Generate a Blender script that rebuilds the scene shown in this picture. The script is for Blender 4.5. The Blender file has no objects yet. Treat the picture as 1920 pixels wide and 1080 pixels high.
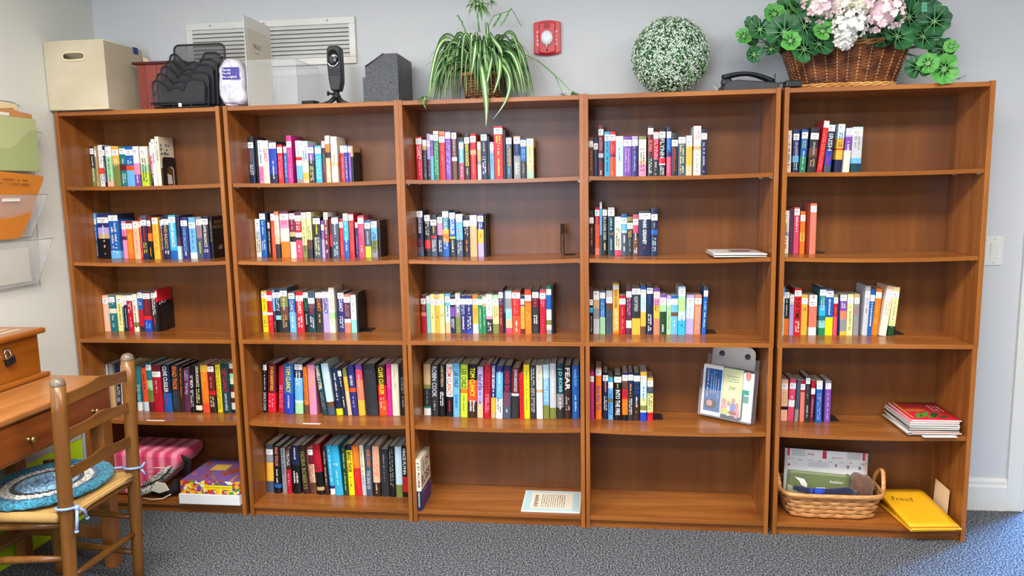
import bpy, bmesh, math, random
from mathutils import Vector, Matrix
S = bpy.context.scene
COL = S.collection
rnd = random.Random(7)
PI = math.pi

# ------------------------------------------------------------------ camera
CF = 1397.03
CC = Vector((2.3667, -3.0529, 1.4598))
_yaw, _pit, _rol = -0.1216, 0.1342, -0.0182
FW = Vector((math.sin(_yaw)*math.cos(_pit), math.cos(_yaw)*math.cos(_pit), -math.sin(_pit)))
_r0 = Vector((math.cos(_yaw), -math.sin(_yaw), 0)); _u0 = _r0.cross(FW)
CR = math.cos(_rol)*_r0 + math.sin(_rol)*_u0
CU = -math.sin(_rol)*_r0 + math.cos(_rol)*_u0
cam = bpy.data.objects.new('camera', bpy.data.cameras.new('camera'))
COL.objects.link(cam)
m3 = Matrix((CR, CU, -FW)).transposed()
cam.matrix_world = Matrix.Translation(CC) @ m3.to_4x4()
cam.data.sensor_width = 36; cam.data.lens = CF/1920*36
cam.data.clip_start = 0.02
S.camera = cam
S.view_settings.view_transform = 'Standard'; S.view_settings.look = 'None'
S.view_settings.exposure = 0.45; S.view_settings.gamma = 1
S.view_settings.use_curve_mapping = False

def at(px, py, X=None, Y=None, Z=None):
    d = FW*CF + CR*(px-960) - CU*(py-540)
    ax, v = (0, X) if X is not None else ((1, Y) if Y is not None else (2, Z))
    return CC + d*((v-CC[ax])/d[ax])

# ------------------------------------------------------------------ world and lamps
w = bpy.data.worlds.new('sky'); S.world = w; w.use_nodes = True
bg = w.node_tree.nodes['Background']
bg.inputs[0].default_value = (0.50, 0.74, 1.0, 1); bg.inputs[1].default_value = 2.2

def area(name, loc, rot, sx, sy, power, col):
    l = bpy.data.lights.new(name, 'AREA'); l.shape = 'RECTANGLE'; l.size = sx; l.size_y = sy
    l.energy = power; l.color = col
    o = bpy.data.objects.new(name, l); o.location = loc; o.rotation_euler = rot; COL.objects.link(o)
    return o
CEIL = 2.62
TROFFERS = [(0.9, -1.75), (2.5, -1.75), (4.1, -1.75), (0.9, -3.9), (2.5, -3.9), (4.1, -3.9)]
for i, (lx, ly) in enumerate(TROFFERS):
    area('troffer_light', (lx, ly, CEIL-0.05), (0, 0, 0), 1.15, 0.55, (50, 42, 42, 24, 22, 22)[i], (1.0, 0.965, 0.90))
# daylight through the window behind the camera and through the doorway at the right
area('window_daylight', (1.25, -5.32, 1.62), (PI/2, 0, 0), 1.5, 1.3, 52, (0.68, 0.80, 1.0))
area('doorway_daylight', (4.9, 1.6, 1.5), (-PI/2, 0, 0), 1.2, 2.0, 40, (0.40, 0.66, 1.0))
hl = area('hall_daylight', (5.9, 1.85, 1.5), (0, 0, 0), 1.0, 1.2, 520, (0.16, 0.42, 1.0))
hl.rotation_euler = (Vector((5.9, 1.85, 1.5))-Vector((3.95, -.15, 0))).to_track_quat('Z', 'Y').to_euler()

# ------------------------------------------------------------------ materials
def srgb(c):
    if isinstance(c, str):
        c = [int(c[i:i+2], 16) for i in (0, 2, 4)]
    return tuple((v/255/12.92 if v/255 <= .04045 else ((v/255+.055)/1.055)**2.4) for v in c) + (1,)
MATS = {}
def mat(name, col='808080', rough=.5, metal=0, spec=.5, coat=0, alpha=1, trans=0, ior=1.45, emit=0, sheen=0, sss=0):
    if name in MATS: return MATS[name]
    m = bpy.data.materials.new(name); m.use_nodes = True; MATS[name] = m
    b = m.node_tree.nodes['Principled BSDF']
    c = srgb(col) if isinstance(col, (str, list)) else tuple(col)+(1,)*(4-len(col))
    b.inputs['Base Color'].default_value = c
    b.inputs['Roughness'].default_value = rough; b.inputs['Metallic'].default_value = metal
    b.inputs['Specular IOR Level'].default_value = spec; b.inputs['Coat Weight'].default_value = coat
    b.inputs['Coat Roughness'].default_value = .15
    b.inputs['Alpha'].default_value = alpha; b.inputs['Transmission Weight'].default_value = trans
    b.inputs['IOR'].default_value = ior; b.inputs['Sheen Weight'].default_value = sheen
    if emit:
        b.inputs['Emission Color'].default_value = c; b.inputs['Emission Strength'].default_value = emit
    m.diffuse_color = c
    return m
def nodes(m):
    nt = m.node_tree; return nt, nt.nodes['Principled BSDF']
def ramp(nt, stops, interp='LINEAR'):
    r = nt.nodes.new('ShaderNodeValToRGB'); r.color_ramp.interpolation = interp
    e = r.color_ramp.elements
    while len(e) < len(stops): e.new(.5)
    for el, (p, c) in zip(e, stops):
        el.position = p; el.color = srgb(c)
    return r
def texco(nt, scale=(1, 1, 1), rot=(0, 0, 0), kind='Object'):
    t = nt.nodes.new('ShaderNodeTexCoord'); mp = nt.nodes.new('ShaderNodeMapping')
    mp.inputs['Scale'].default_value = scale; mp.inputs['Rotation'].default_value = rot
    nt.links.new(t.outputs[kind], mp.inputs[0]); return mp
def noise(nt, vec, scale, detail=3, rough=.5, dist=0):
    n = nt.nodes.new('ShaderNodeTexNoise'); n.inputs['Scale'].default_value = scale
    n.inputs['Detail'].default_value = detail; n.inputs['Roughness'].default_value = rough
    n.inputs['Distortion'].default_value = dist
    nt.links.new(vec.outputs[0], n.inputs['Vector']); return n
def bump(nt, b, src, strength=.3, dist=.002):
    bp = nt.nodes.new('ShaderNodeBump'); bp.inputs['Strength'].default_value = strength
    bp.inputs['Distance'].default_value = dist
    nt.links.new(src, bp.inputs['Height']); nt.links.new(bp.outputs[0], b.inputs['Normal'])
def wood(name, axis, cols, rough=.3, scale=1.0, spec=.5, coat=0, kind='Object'):
    if name in MATS: return MATS[name]
    m = mat(name, cols[1], rough, spec=spec, coat=coat); nt, b = nodes(m)
    sc = [22*scale, 22*scale, 22*scale]; sc[axis] = 1.6*scale
    mp = texco(nt, sc, kind=kind)
    n1 = noise(nt, mp, 1.0, 5, .62, .35)
    sc2 = [5*scale, 5*scale, 5*scale]; sc2[axis] = .7*scale
    mp2 = texco(nt, sc2, kind=kind)
    n2 = noise(nt, mp2, 1.0, 2, .5, .6)
    mx = nt.nodes.new('ShaderNodeMath'); mx.operation = 'MULTIPLY_ADD'
    nt.links.new(n1.outputs[0], mx.inputs[0]); mx.inputs[1].default_value = .55
    ml = nt.nodes.new('ShaderNodeMath'); ml.operation = 'MULTIPLY'; ml.inputs[1].default_value = .45
    nt.links.new(n2.outputs[0], ml.inputs[0]); nt.links.new(ml.outputs[0], mx.inputs[2])
    r = ramp(nt, [(.32, cols[0]), (.5, cols[1]), (.68, cols[2])])
    nt.links.new(mx.outputs[0], r.inputs[0]); nt.links.new(r.outputs[0], b.inputs['Base Color'])
    return m
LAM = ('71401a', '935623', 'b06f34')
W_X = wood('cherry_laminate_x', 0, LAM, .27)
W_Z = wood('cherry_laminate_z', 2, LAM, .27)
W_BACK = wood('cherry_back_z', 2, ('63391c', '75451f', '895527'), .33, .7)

PAL = dict(navy=('1c2748','navy'), indigo=('2e2f74','indigo'), blue=('1f5fae','blue'), royal=('2243b4','royal blue'), sky=('6db4e6','sky blue'),
 ice=('c4e3ee','ice blue'), cyan=('35b2dc','cyan'), teal=('1f7680','teal'), aqua=('8cd0cb','aqua'), dteal=('17404c','dark teal'), green=('26835a','green'), dgreen=('24452f','dark green'),
 mint=('a5d8a4','mint green'), lime=('c2d83c','lime'), lemon=('eee79a','lemon'), yellow=('f5dd18','yellow'), gold=('f0b440','golden'), orange=('ee7a22','orange'),
 flame=('e6502a','orange-red'), red=('d5202c','red'), crimson=('b8182e','crimson'), maroon=('6b1c28','maroon'), rose=('dc4a6c','rose'), coral=('ee8066','coral'),
 pink=('ec8fb4','pink'), magenta=('cf2b8c','magenta'), plum=('5f2a48','plum'), purple=('7c4aa8','purple'), lilac=('b6a4d8','lilac'), peach=('f2bd98','peach'),
 cream=('efe6cc','cream'), white=('ecebe8','white'), tan=('c9a878','tan'), brown=('6b4530','brown'), dbrown=('38241c','dark brown'), grey=('8f8f92','grey'),
 silver=('c6c8cc','silver'), slate=('46566a','slate'), charcoal=('2e2f33','charcoal'), black=('131316','black'), olive=('7d8442','olive'))
def bookmat(c):
    return mat('ink_'+c, PAL[c][0], .32, spec=.5)
STICK = mat('sticker_paper', 'f0f0ee', .5)
INK = mat('black_ink', '222226', .6)
PAGES = mat('page_edges', 'cfc4ae', .9)
nt, b = nodes(PAGES); mp = texco(nt, (900, 1, 1)); n = noise(nt, mp, 1, 1)
r = ramp(nt, [(.35, 'c6bba4'), (.65, 'e8dfcc')]); nt.links.new(n.outputs[0], r.inputs[0]); nt.links.new(r.outputs[0], b.inputs['Base Color'])

# ------------------------------------------------------------------ mesh builder
class MB:
    def __init__(s): s.v = []; s.f = []; s.mi = []; s.sm = []
    def add(s, vs, fs, mi=0, smooth=False):
        o = len(s.v); s.v += [tuple(v) for v in vs]
        for f in fs: s.f.append(tuple(i+o for i in f)); s.mi.append(mi); s.sm.append(smooth)
        return s
    def box(s, a, b, mi=0, M=None):
        x0, y0, z0 = a; x1, y1, z1 = b
        vs = [Vector(p) for p in ((x0,y0,z0),(x1,y0,z0),(x1,y1,z0),(x0,y1,z0),(x0,y0,z1),(x1,y0,z1),(x1,y1,z1),(x0,y1,z1))]
        if M: vs = [M @ v for v in vs]
        return s.add(vs, [(0,3,2,1),(4,5,6,7),(0,1,5,4),(1,2,6,5),(2,3,7,6),(3,0,4,7)], mi)
    def quad(s, p, mi=0): return s.add(p, [tuple(range(len(p)))], mi)
    def tube(s, pts, rad, n=8, mi=0, closed=False, cap=True, flat=None):
        pts = [Vector(p) for p in pts]; L = len(pts); rs = rad if isinstance(rad, (list, tuple)) else [rad]*L
        vs = []; up = None
        for i, p in enumerate(pts):
            if closed: t = pts[(i+1) % L]-pts[i-1]
            else: t = pts[min(i+1, L-1)]-pts[max(i-1, 0)]
            t = t.normalized() if t.length > 1e-9 else Vector((0, 0, 1))
            if up is None:
                up = Vector((0, 0, 1)) if abs(t.z) < .9 else Vector((1, 0, 0))
            a = (up - t*up.dot(t))
            a = a.normalized() if a.length > 1e-6 else t.orthogonal().normalized()
            up = a; bb = t.cross(a)
            for k in range(n):
                th = 2*PI*k/n
                ca, sb = math.cos(th), math.sin(th)
                if flat: ca *= flat[0]; sb *= flat[1]
                vs.append(p+(a*ca+bb*sb)*rs[i])
        fs = []
        for i in range(L if closed else L-1):
            j = (i+1) % L
            for k in range(n):
                k2 = (k+1) % n
                fs.append((i*n+k, i*n+k2, j*n+k2, j*n+k))
        if cap and not closed:
            fs.append(tuple(range(n-1, -1, -1))); fs.append(tuple((L-1)*n+k for k in range(n)))
        return s.add(vs, fs, mi, True)
    def lathe(s, prof, n=24, mi=0, M=None, sx=1, sy=1):
        vs = []; fs = []
        for rr, z in prof:
            for k in range(n):
                th = 2*PI*k/n; v = Vector((rr*math.cos(th)*sx, rr*math.sin(th)*sy, z)); vs.append(M @ v if M else v)
        for i in range(len(prof)-1):
            for k in range(n):
                k2 = (k+1) % n; fs.append((i*n+k, i*n+k2, (i+1)*n+k2, (i+1)*n+k))
        fs.append(tuple(range(n-1, -1, -1))); fs.append(tuple((len(prof)-1)*n+k for k in range(n)))
        return s.add(vs, fs, mi, True)
    def prism(s, poly, y0, y1, mi=0, M=None):   # poly in xz, extruded along y
        n = len(poly); vs = [Vector((x, y0, z)) for x, z in poly]+[Vector((x, y1, z)) for x, z in poly]
        if M: vs = [M @ v for v in vs]
        fs = [tuple(range(n)), tuple(range(2*n-1, n-1, -1))]+[(i, i+n, (i+1) % n+n, (i+1) % n) for i in range(n)]
        return s.add(vs, fs, mi)
    def build(s, name, mats, parent=None, loc=None, rot=None, bevel=0, fix=True):
        me = bpy.data.meshes.new(name); me.from_pydata(s.v, [], s.f)
        for m in (mats if isinstance(mats, (list, tuple)) else [mats]): me.materials.append(m)
        me.polygons.foreach_set('material_index', s.mi); me.polygons.foreach_set('use_smooth', s.sm)
        if fix:
            bm = bmesh.new(); bm.from_mesh(me); bmesh.ops.recalc_face_normals(bm, faces=bm.faces[:]); bm.to_mesh(me); bm.free()
        me.update()
        o = bpy.data.objects.new(name, me); COL.objects.link(o)
        if parent: o.parent = parent
        if loc: o.location = loc
        if rot: o.rotation_euler = rot
        if bevel:
            md = o.modifiers.new('bevel', 'BEVEL'); md.width = bevel; md.segments = 2; md.limit_method = 'ANGLE'; md.angle_limit = .7
        return o
def tag(o, label=None, cat=None, group=None, kind=None):
    if label: o['label'] = label
    if cat: o['category'] = cat
    if group: o['group'] = group
    if kind: o['kind'] = kind
    return o
def empty(name, loc, rz=0, label=None, cat=None, group=None):
    o = bpy.data.objects.new(name, None); COL.objects.link(o); o.empty_display_size = .05
    o.location = loc; o.rotation_euler = (0, 0, rz); return tag(o, label, cat, group)
_T = {}
def text_geo(t, off=.012):
    key = (t, off)
    if key not in _T:
        c = bpy.data.curves.new('glyphs', 'FONT'); c.body = t; c.resolution_u = 2; c.offset = off
        o = bpy.data.objects.new('glyphs', c)
        me = bpy.data.meshes.new_from_object(o)
        vs = [v.co.copy() for v in me.vertices]; fs = [tuple(p.vertices) for p in me.polygons]
        x0 = min(v.x for v in vs); x1 = max(v.x for v in vs); y0 = min(v.y for v in vs); y1 = max(v.y for v in vs)
        vs = [((v.x-x0)/(x1-x0), (v.y-y0)/(y1-y0)) for v in vs]
        _T[key] = (vs, fs, (x1-x0)/(y1-y0))
        bpy.data.objects.remove(o); bpy.data.meshes.remove(me); bpy.data.curves.remove(c)
    return _T[key]
def add_text(mb, t, O, U, V, mi=0, off=.012):
    """text filling the parallelogram O, O+U, O+V"""
    vs, fs, asp = text_geo(t, off); O = Vector(O); U = Vector(U); V = Vector(V)
    mb.add([O+U*x+V*y for x, y in vs], fs, mi)
def scribble(mb, O, U, V, rows=2, mi=0, dens=1.0, seed=0, fill=.6):
    """illegible print: rows of short strokes inside the parallelogram"""
    r = random.Random(seed); O = Vector(O); U = Vector(U); V = Vector(V); L = U.length
    for k in range(rows):
        y0 = (k+.5-fill/2)/rows; y1 = (k+.5+fill/2)/rows; x = 0; st = V.length/rows*.5/L/dens
        while x < 1-st:
            if r.random() < .16: x += st*1.2; continue
            wd = st*r.uniform(.35, .8); top = y1 if r.random() < .6 else y0+(y1-y0)*.7
            mb.quad([O+U*x+V*y0, O+U*(x+wd)+V*y0, O+U*(x+wd)+V*top, O+U*x+V*top], mi)
            x += wd+st*r.uniform(.2, .45)

# ------------------------------------------------------------------ room shell
WALL = mat('wall_paint_left_lit', 'dfdfd6', .75); nt, b = nodes(WALL)  # left wall only: missing warm light put into a paler, creamier colour
mp = texco(nt, (1, 1, 1)); n = noise(nt, mp, 140, 3); bump(nt, b, n.outputs[0], .12, .001)
WALLB = mat('wall_paint_back', 'c6c8c9', .75); WALLD = mat('far_wall_paint', '6f675e', .8)
TRIM = mat('white_trim_paint', 'd9d8d2', .35)
CARPET = mat('carpet', '5d6571', .95, spec=.1); nt, b = nodes(CARPET)
mp = texco(nt, (1, 1, .5)); n1 = noise(nt, mp, 165, 1, .5); n2 = noise(nt, mp, 430, 2, .6)
mx = nt.nodes.new('ShaderNodeMath'); mx.operation = 'ADD'; nt.links.new(n1.outputs[0], mx.inputs[0]); nt.links.new(n2.outputs[0], mx.inputs[1])
hf = nt.nodes.new('ShaderNodeMath'); hf.operation = 'MULTIPLY'; hf.inputs[1].default_value = .5; nt.links.new(mx.outputs[0], hf.inputs[0])
r = ramp(nt, [(.40, '15171b'), (.47, '383b42'), (.53, '5b5e65'), (.60, 'aaabae')])
nt.links.new(hf.outputs[0], r.inputs[0]); nt.links.new(r.outputs[0], b.inputs['Base Color']); bump(nt, b, hf.outputs[0], .25, .002)
CEILM = mat('ceiling_tile', 'bdbbb6', .9)
YB = .335; XL = -.012; XR = 5.6; YF = -5.4; DX0, DX1, DZ = 4.215, 5.15, 2.08
def struct(name, mb, m, bevel=0):
    return tag(mb.build(name, m, bevel=bevel), kind='structure')
struct('floor', MB().box((XL-.1, YF-.1, -.08), (XR+.1, YB+2.4, 0)), CARPET)
struct('ceiling', MB().box((XL-.1, YF-.1, CEIL), (XR+.1, YB+.12, CEIL+.1)), CEILM)
struct('wall_left', MB().box((XL-.1, YF-.1, 0), (XL, YB+.12, CEIL)), WALL)
struct('wall_right', MB().box((XR, YF-.1, 0), (XR+.1, YB+.12, CEIL)), WALLD)
mb = MB(); mb.box((XL, YB, 0), (DX0, YB+.12, CEIL)); mb.box((DX1, YB, 0), (XR, YB+.12, CEIL)); mb.box((DX0, YB, DZ), (DX1, YB+.12, CEIL))
struct('wall_back', mb, WALLB)
mb = MB(); WX0, WX1, WZ0, WZ1 = .5, 2.0, .95, 2.25
mb.box((XL, YF-.1, 0), (WX0, YF, CEIL)); mb.box((WX1, YF-.1, 0), (XR, YF, CEIL)); mb.box((WX0, YF-.1, 0), (WX1, YF, WZ0)); mb.box((WX0, YF-.1, WZ1), (WX1, YF, CEIL))
struct('wall_front', mb, WALLD)
mb = MB()
for a, c in (((WX0-.06, WZ0-.06), (WX0, WZ1+.06)), ((WX1, WZ0-.06), (WX1+.06, WZ1+.06)), ((WX0, WZ0-.06), (WX1, WZ0)), ((WX0, WZ1), (WX1, WZ1+.06)), ((1.23, WZ0), (1.27, WZ1))):
    mb.box((a[0], YF-.02, a[1]), (c[0], YF+.015, c[1]))
struct('window_1', mb, TRIM, .003)
# baseboards: profiled board with a moulded cap
def basebd(name, x0, x1):
    prof = [(0, 0), (0, .145), (-.006, .145), (-.012, .132), (-.012, .118), (-.017, .108), (-.017, 0)]
    mb = MB(); n = len(prof)
    vs = [(x0, YB+p[0], p[1]) for p in prof]+[(x1, YB+p[0], p[1]) for p in prof]
    mb.add(vs, [tuple(range(n)), tuple(range(2*n-1, n-1, -1))]+[(i, i+n, (i+1) % n+n, (i+1) % n) for i in range(n)])
    struct(name, mb, TRIM)
basebd('baseboard_back', 3.83, DX0-.078)
mb = MB(); mb.box((XL, YF, 0), (XL+.015, -.001, .14)); struct('baseboard_left', mb, TRIM, .003)
# door casing
mb = MB()
mb.box((DX0-.078, YB-.018, 0), (DX0-.004, YB+.0, DZ+.075)); mb.box((DX0-.02, YB-.022, 0), (DX0-.008, YB-.017, DZ+.06))
mb.box((DX1+.004, YB-.018, 0), (DX1+.078, YB, DZ+.075)); mb.box((DX0-.078, YB-.018, DZ+.004), (DX1+.078, YB, DZ+.075))
mb.box((DX0-.004, YB-.005, 0), (DX0+.012, YB+.125, DZ)); mb.box((DX1-.012, YB-.005, 0), (DX1+.004, YB+.125, DZ))
struct('trim_1', mb, TRIM, .003)
# what the doorway shows: the pale hall beyond it
HALL = mat('hall_paint', 'cfe6ee', .8)
mb = MB(); mb.box((4.0, 2.35, 0), (6.2, 2.45, 2.9)); struct('wall_hall', mb, HALL)
mb = MB(); mb.box((4.05, 2.32, 0), (6.2, 2.35, .14)); struct('baseboard_hall', mb, TRIM)
# ceiling light fixtures
LITM = mat('troffer_diffuser', 'fff6e8', .6, emit=1.2); METW = mat('white_enamel', 'e8e8e6', .4)
for i, (lx, ly) in enumerate(TROFFERS):
    t = empty('ceiling_light', (lx, ly, CEIL)); t['kind'] = 'structure'
    mb = MB(); mb.box((-.61, -.31, -.03), (.61, -.29, 0)); mb.box((-.61, .29, -.03), (.61, .31, 0)); mb.box((-.61, -.29, -.03), (-.59, .29, 0)); mb.box((.59, -.29, -.03), (.61, .29, 0))
    mb.build('frame', METW, t)
    MB().box((-.59, -.29, -.012), (.59, .29, -.004)).build('diffuser', LITM, t)

# ------------------------------------------------------------------ bookcases
H = 1.82; BW = .7593; T = .0175; FY = .008; BY = .3
UX = [0, .7758, 1.5351, 2.2944, 3.068]
SH = [1.499, 1.165, .816, .440, .055]      # shelf top surfaces, from the top down
SAG = [.005, .007, .0, .007, .0]
PINM = mat('pin_metal', 'c9c2b4', .35, metal=.8); HOLE = mat('drilled_hole', 'b59a78', .7)
CASEN = ['leftmost', 'second', 'middle', 'fourth', 'rightmost']
def bowed(x0, x1, y0, y1, z, th, sag, n=12):
    mb = MB(); vs = []
    for i in range(n+1):
        t = i/n; x = x0+(x1-x0)*t; dz = -sag*(1-(2*t-1)**2)
        vs += [(x, y0, z+dz), (x, y1, z+dz), (x, y1, z-th+dz), (x, y0, z-th+dz)]
    fs = [(0, 1, 2, 3), tuple(n*4+k for k in (3, 2, 1, 0))]
    for i in range(n):
        for k in range(4):
            k2 = (k+1) % 4; fs.append((i*4+k, i*4+k2, i*4+4+k2, i*4+4+k))
    return mb.add(vs, fs)
CASELAB = ['cherry laminate bookcase at the left end, beside the wooden desk', 'cherry laminate bookcase second from the left, filled with books on all five shelves',
 'middle cherry laminate bookcase, under the spider plant', 'fourth cherry laminate bookcase, under the white-flowered topiary ball', 'cherry laminate bookcase at the right end, under the wicker flower basket']
for u, x0 in enumerate(UX):
    t = empty('bookcase', (x0, 0, 0), label=CASELAB[u], cat='bookcase', group='cherry bookcases along the wall')
    x1 = BW
    for a, c in (((0, SH[2]), (T, H+.003)), ((x1-T, SH[2]), (x1, H+.003)), ((0.002, 0), (T+.002, SH[2]-T)), ((x1-T-.002, 0), (x1-.002, SH[2]-T))):
        MB().box((a[0], 0, a[1]), (c[0], BY, c[1])).build('side_panel', W_Z, t, bevel=.0008)
    MB().box((T, FY*.5, H-T), (x1-T, BY-.004, H)).build('top_panel', W_X, t, bevel=.0008)
    MB().box((0, .001, SH[2]-T), (x1, BY, SH[2])).build('fixed_shelf', W_X, t, bevel=.0008)
    MB().box((T+.002, .003, SH[4]-T), (x1-T-.002, BY-.004, SH[4])).build('bottom_shelf', W_X, t, bevel=.0008)
    for k in (0, 1, 3):
        bowed(T+.001, x1-T-.001, FY, BY-.006, SH[k], .016, SAG[k]).build('shelf', W_X, t)
    MB().box((T+.002, .018, 0), (x1-T-.002, .03, SH[4]-T)).build('kick_board', W_X, t)
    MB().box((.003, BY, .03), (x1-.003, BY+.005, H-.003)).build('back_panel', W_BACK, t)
    mb = MB()
    for sx, nx in ((T, 1), (x1-T, -1)):
        for yy in (.05, .25):
            for zc in (1.499, 1.165, .44):
                for dz in (-.075, -.045, .03, .06):
                    M = Matrix.Translation((sx+nx*.0003, yy, zc+dz)) @ Matrix.Rotation(PI/2, 4, 'Y')
                    mb.lathe([(.0025, 0), (.0025, .0004*nx)], 8, M=M)
    mb.build('peg_holes', HOLE, t)
    for sx, nx in ((T, 1), (x1-T, -1)):
        for k in (0, 1, 3):
            for yy in (.05, .25):
                MB().box((min(sx, sx+nx*.008), yy-.004, SH[k]-.022), (max(sx, sx+nx*.008), yy+.004, SH[k]-.0165)).build('shelf_pin', PINM, t)
def shelfz(u, k, x):
    t = (x-UX[u]-T)/(BW-2*T); t = min(max(t, 0), 1)
    return SH[k]-SAG[k]*(1-(2*t-1)**2)

# ------------------------------------------------------------------ books
# one line per book: left and right edge at its foot, top edge, (@left edge at its top) : colours from the top down | call-number label | print
ROWS = []
def row(u, k, o, s, base, hard, data, end=None): ROWS.append((u, k, o, s, base, hard, data, end))
row(0,0,(150,240),9,945,0,"""205 270 310 charcoal:.55,olive|.05|m:white:.25:.9
295 325 310 tan|.1|
340 430 288 white:.55,flame:.15,white|.1|m:grey:.3:.5;m:blue:.72:.95
432 466 300 navy|.1|
475 575 313 white:.25,mint:.6,peach|.06|
580 690 310 gold:.45,olive|.08|m:cream:.3:.5
700 805 310 teal:.45,maroon:.15,teal|.05|m:white:.3:.45;m:white:.68:.95
810 935 310 blue:.48,flame:.12,sky|.08|m:ice:.3:.46
940 1035 310 white:.42,pink:.28,purple|.06|m:white:.72:.95
1050 1175 310 cream:.45,mint:.2,lime|.07|
1215 1258 240 white:.3,rose:.4,navy|.04|
1262 1325 190 white|.02|m:black:.3:.6
1330 1392 145 cream|-|m:black:.1:.5""", 'open')
row(0,1,(160,380),6.857,718,0,"""135 195 135 sky:.25,blue:.3,navy|.12|m:white:.3:.95
205 345 150 indigo:.3,lilac:.15,tan:.1,black|.07|m:white:.25:.92
355 475 145 navy:.12,blue:.7,sky|.03|m:white:.2:.9
490 545 240 pink:.4,plum:.1,pink|.06|m:red:.25:.45
550 625 238 maroon:.08,orange|.06|m:gold:.3:.9
635 712 240 peach|.03|m:coral:.25:.9
718 755 190 red|.1|m:gold:.25:.95
762 835 165 slate:.12,navy|.1|m:red:.25:.6;m:yellow:.62:.88
845 888 170 maroon:.4,orange:.18,black|.1|m:gold:.7:.95
895 970 190 gold|.02|m:orange:.2:.8
985 1015 200 plum|.05|m:white:.2:.8
1020 1108 165 navy|.08|T:DAVID BALDACCI:tan:.18:.75;m:white:.8:.9
1115 1202 160 cyan:.8,blue|.04|T:DAVID BALDACCI:white:.15:.72
1212 1256 165 navy:.5,plum:.2,ice|-|
1262 1345 190 indigo|.07|T:DAVID BALDACCI:sky:.24:.8;m:white:.82:.95
1352 1437 190 sky:.85,white|.12|m:blue:.3:.8
1450 1517 185 grey:.5,slate|.06|m:red:.2:.55;m:yellow:.6:.9
1525 1612 180 navy:.7,indigo|.05|T:DAVID BALDACCI:cream:.18:.72;m:white:.78:.88
1618 1655 190 black|-|m:tan:.1:.6""", 'flat')
row(0,2,(170,520),9,915,0,"""255 350 305 peach|.07|m:white:.3:.9
357 460 310 teal:.36,cream:.13,teal|.03|m:ice:.2:.35;m:white:.55:.9
467 567 305 lemon|.06|m:olive:.25:.85
572 600 310 cream:.3,dgreen|.1|
603 642 310 white:.25,navy|.1|m:ice:.35:.9
648 746 305 white:.15,crimson|-|m:white:.2:.5;m:pink:.6:.9
755 830 285 cream:.75,olive:.12,cream|.1|
836 915 245 blue:.45,crimson:.42,charcoal|.02|m:white:.25:.35
925 1052 250 maroon:.6,red:.1,royal|.03|m:crimson:.2:.55;m:sky:.75:.95
1060 1142 250 charcoal|.02|m:white:.18:.6;m:red:.65:.85
1148 1182 200 red:.3,black|.05|m:crimson:.25:.4""", 'solid')
row(0,3,(170,650),6.62,825,1,"""125 245 215 @75 ice|.02|
262 322 215 @215 grey:.4,tan|-|
330 388 225 @298 navy|-|m:white:.3:.85
396 418 225 @372 white|-|m:black:.3:.8
430 500 225 @400 cream:.5,slate|-|
508 560 225 @478 tan:.6,brown|-|
588 642 250 @562 teal:.8,white|-|m:ice:.4:.9
652 722 265 @612 flame:.78,ice|-|m:black:.08:.5
730 802 205 @685 teal:.35,mint:.2,olive:.25,maroon|.03|m:green:.5:.8
808 912 230 @765 maroon:.15,crimson|.13|m:silver:.32:.6;m:maroon:.02:.1
918 1016 225 @875 navy:.6,blue|-|T:CLIVE CUSSLER:white:.03:.58;m:red:.62:.9
1022 1108 235 @990 charcoal|-|T:BRAD THOR:orange:.02:.52;T:KILL BLACK:slate:.55:.9
1112 1160 245 @1090 black:.06,dbrown|-|m:orange:.03:.7
1166 1240 270 @1150 plum|-|T:Verity:lilac:.32:.6;m:lilac:.05:.3
1246 1306 240 @1225 black|-|m:white:.2:.9;m:cream:.3:.5
1312 1386 230 @1285 black:.85,cream:.1,black|-|T:DEAN KOONTZ:cream:.02:.46;m:lemon:.5:.82
1394 1477 225 @1350 gold:.15,orange:.65,flame|-|m:gold:.1:.7
1488 1566 225 @1435 maroon:.55,red:.08,dbrown|.03|m:coral:.22:.5;m:cream:.66:.9
1580 1640 225 @1530 yellow|-|m:olive:.05:.95
1652 1752 215 @1610 dteal|-|T:TOM CLANCY:red:.08:.58;T:OATH OF OFFICE:white:.6:.95
1757 1818 210 @1715 cream:.1,maroon:.1,mint:.1,cream:.12,dgreen:.08,maroon:.08,cream:.12,maroon:.1,cream:.14,navy|-|""")
row(1,0,(455,240),8,818,0,"""120 205 130 charcoal:.2,slate:.6,navy|.12|m:flame:.3:.55;m:white:.6:.85
211 246 185 black|-|
252 326 185 white:.6,pink|.02|m:blue:.2:.55;m:magenta:.62:.95
331 415 190 white:.6,cream|-|T:CLANCY:red:.18:.5;m:tan:.55:.95
428 536 200 navy:.18,royal:.6,navy|.03|m:white:.4:.9
550 625 250 red|.06|m:pink:.3:.9
638 685 270 blue|.02|m:ice:.2:.85
693 767 115 magenta|.12|m:pink:.3:.45;m:pink:.6:.95
815 902 190 white:.38,red:.08,white:.12,sky:.32,grey|.03|m:grey:.15:.35
906 998 195 ice:.45,cream:.3,gold:.15,peach|.08|m:slate:.2:.5
1010 1092 260 purple:.4,charcoal|.05|m:white:.25:.5;m:lemon:.55:.95
1108 1202 265 cyan|.05|m:ice:.3:.9
1212 1260 195 silver:.15,charcoal:.4,maroon|.02|m:grey:.3:.8
1266 1332 115 cream:.15,orange:.2,dbrown:.12,peach|.05|m:cream:.6:.95
1352 1446 130 cream:.55,peach:.1,cream|.08|m:coral:.3:.6
1480 1538 265 white:.2,red|.02|m:pink:.3:.9
1548 1590 260 sky:.15,royal|.03|m:white:.3:.9
1593 1636 255 purple|.04|m:lilac:.25:.9
1640 1672 268 tan:.3,black|-|""", 'open')
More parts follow.
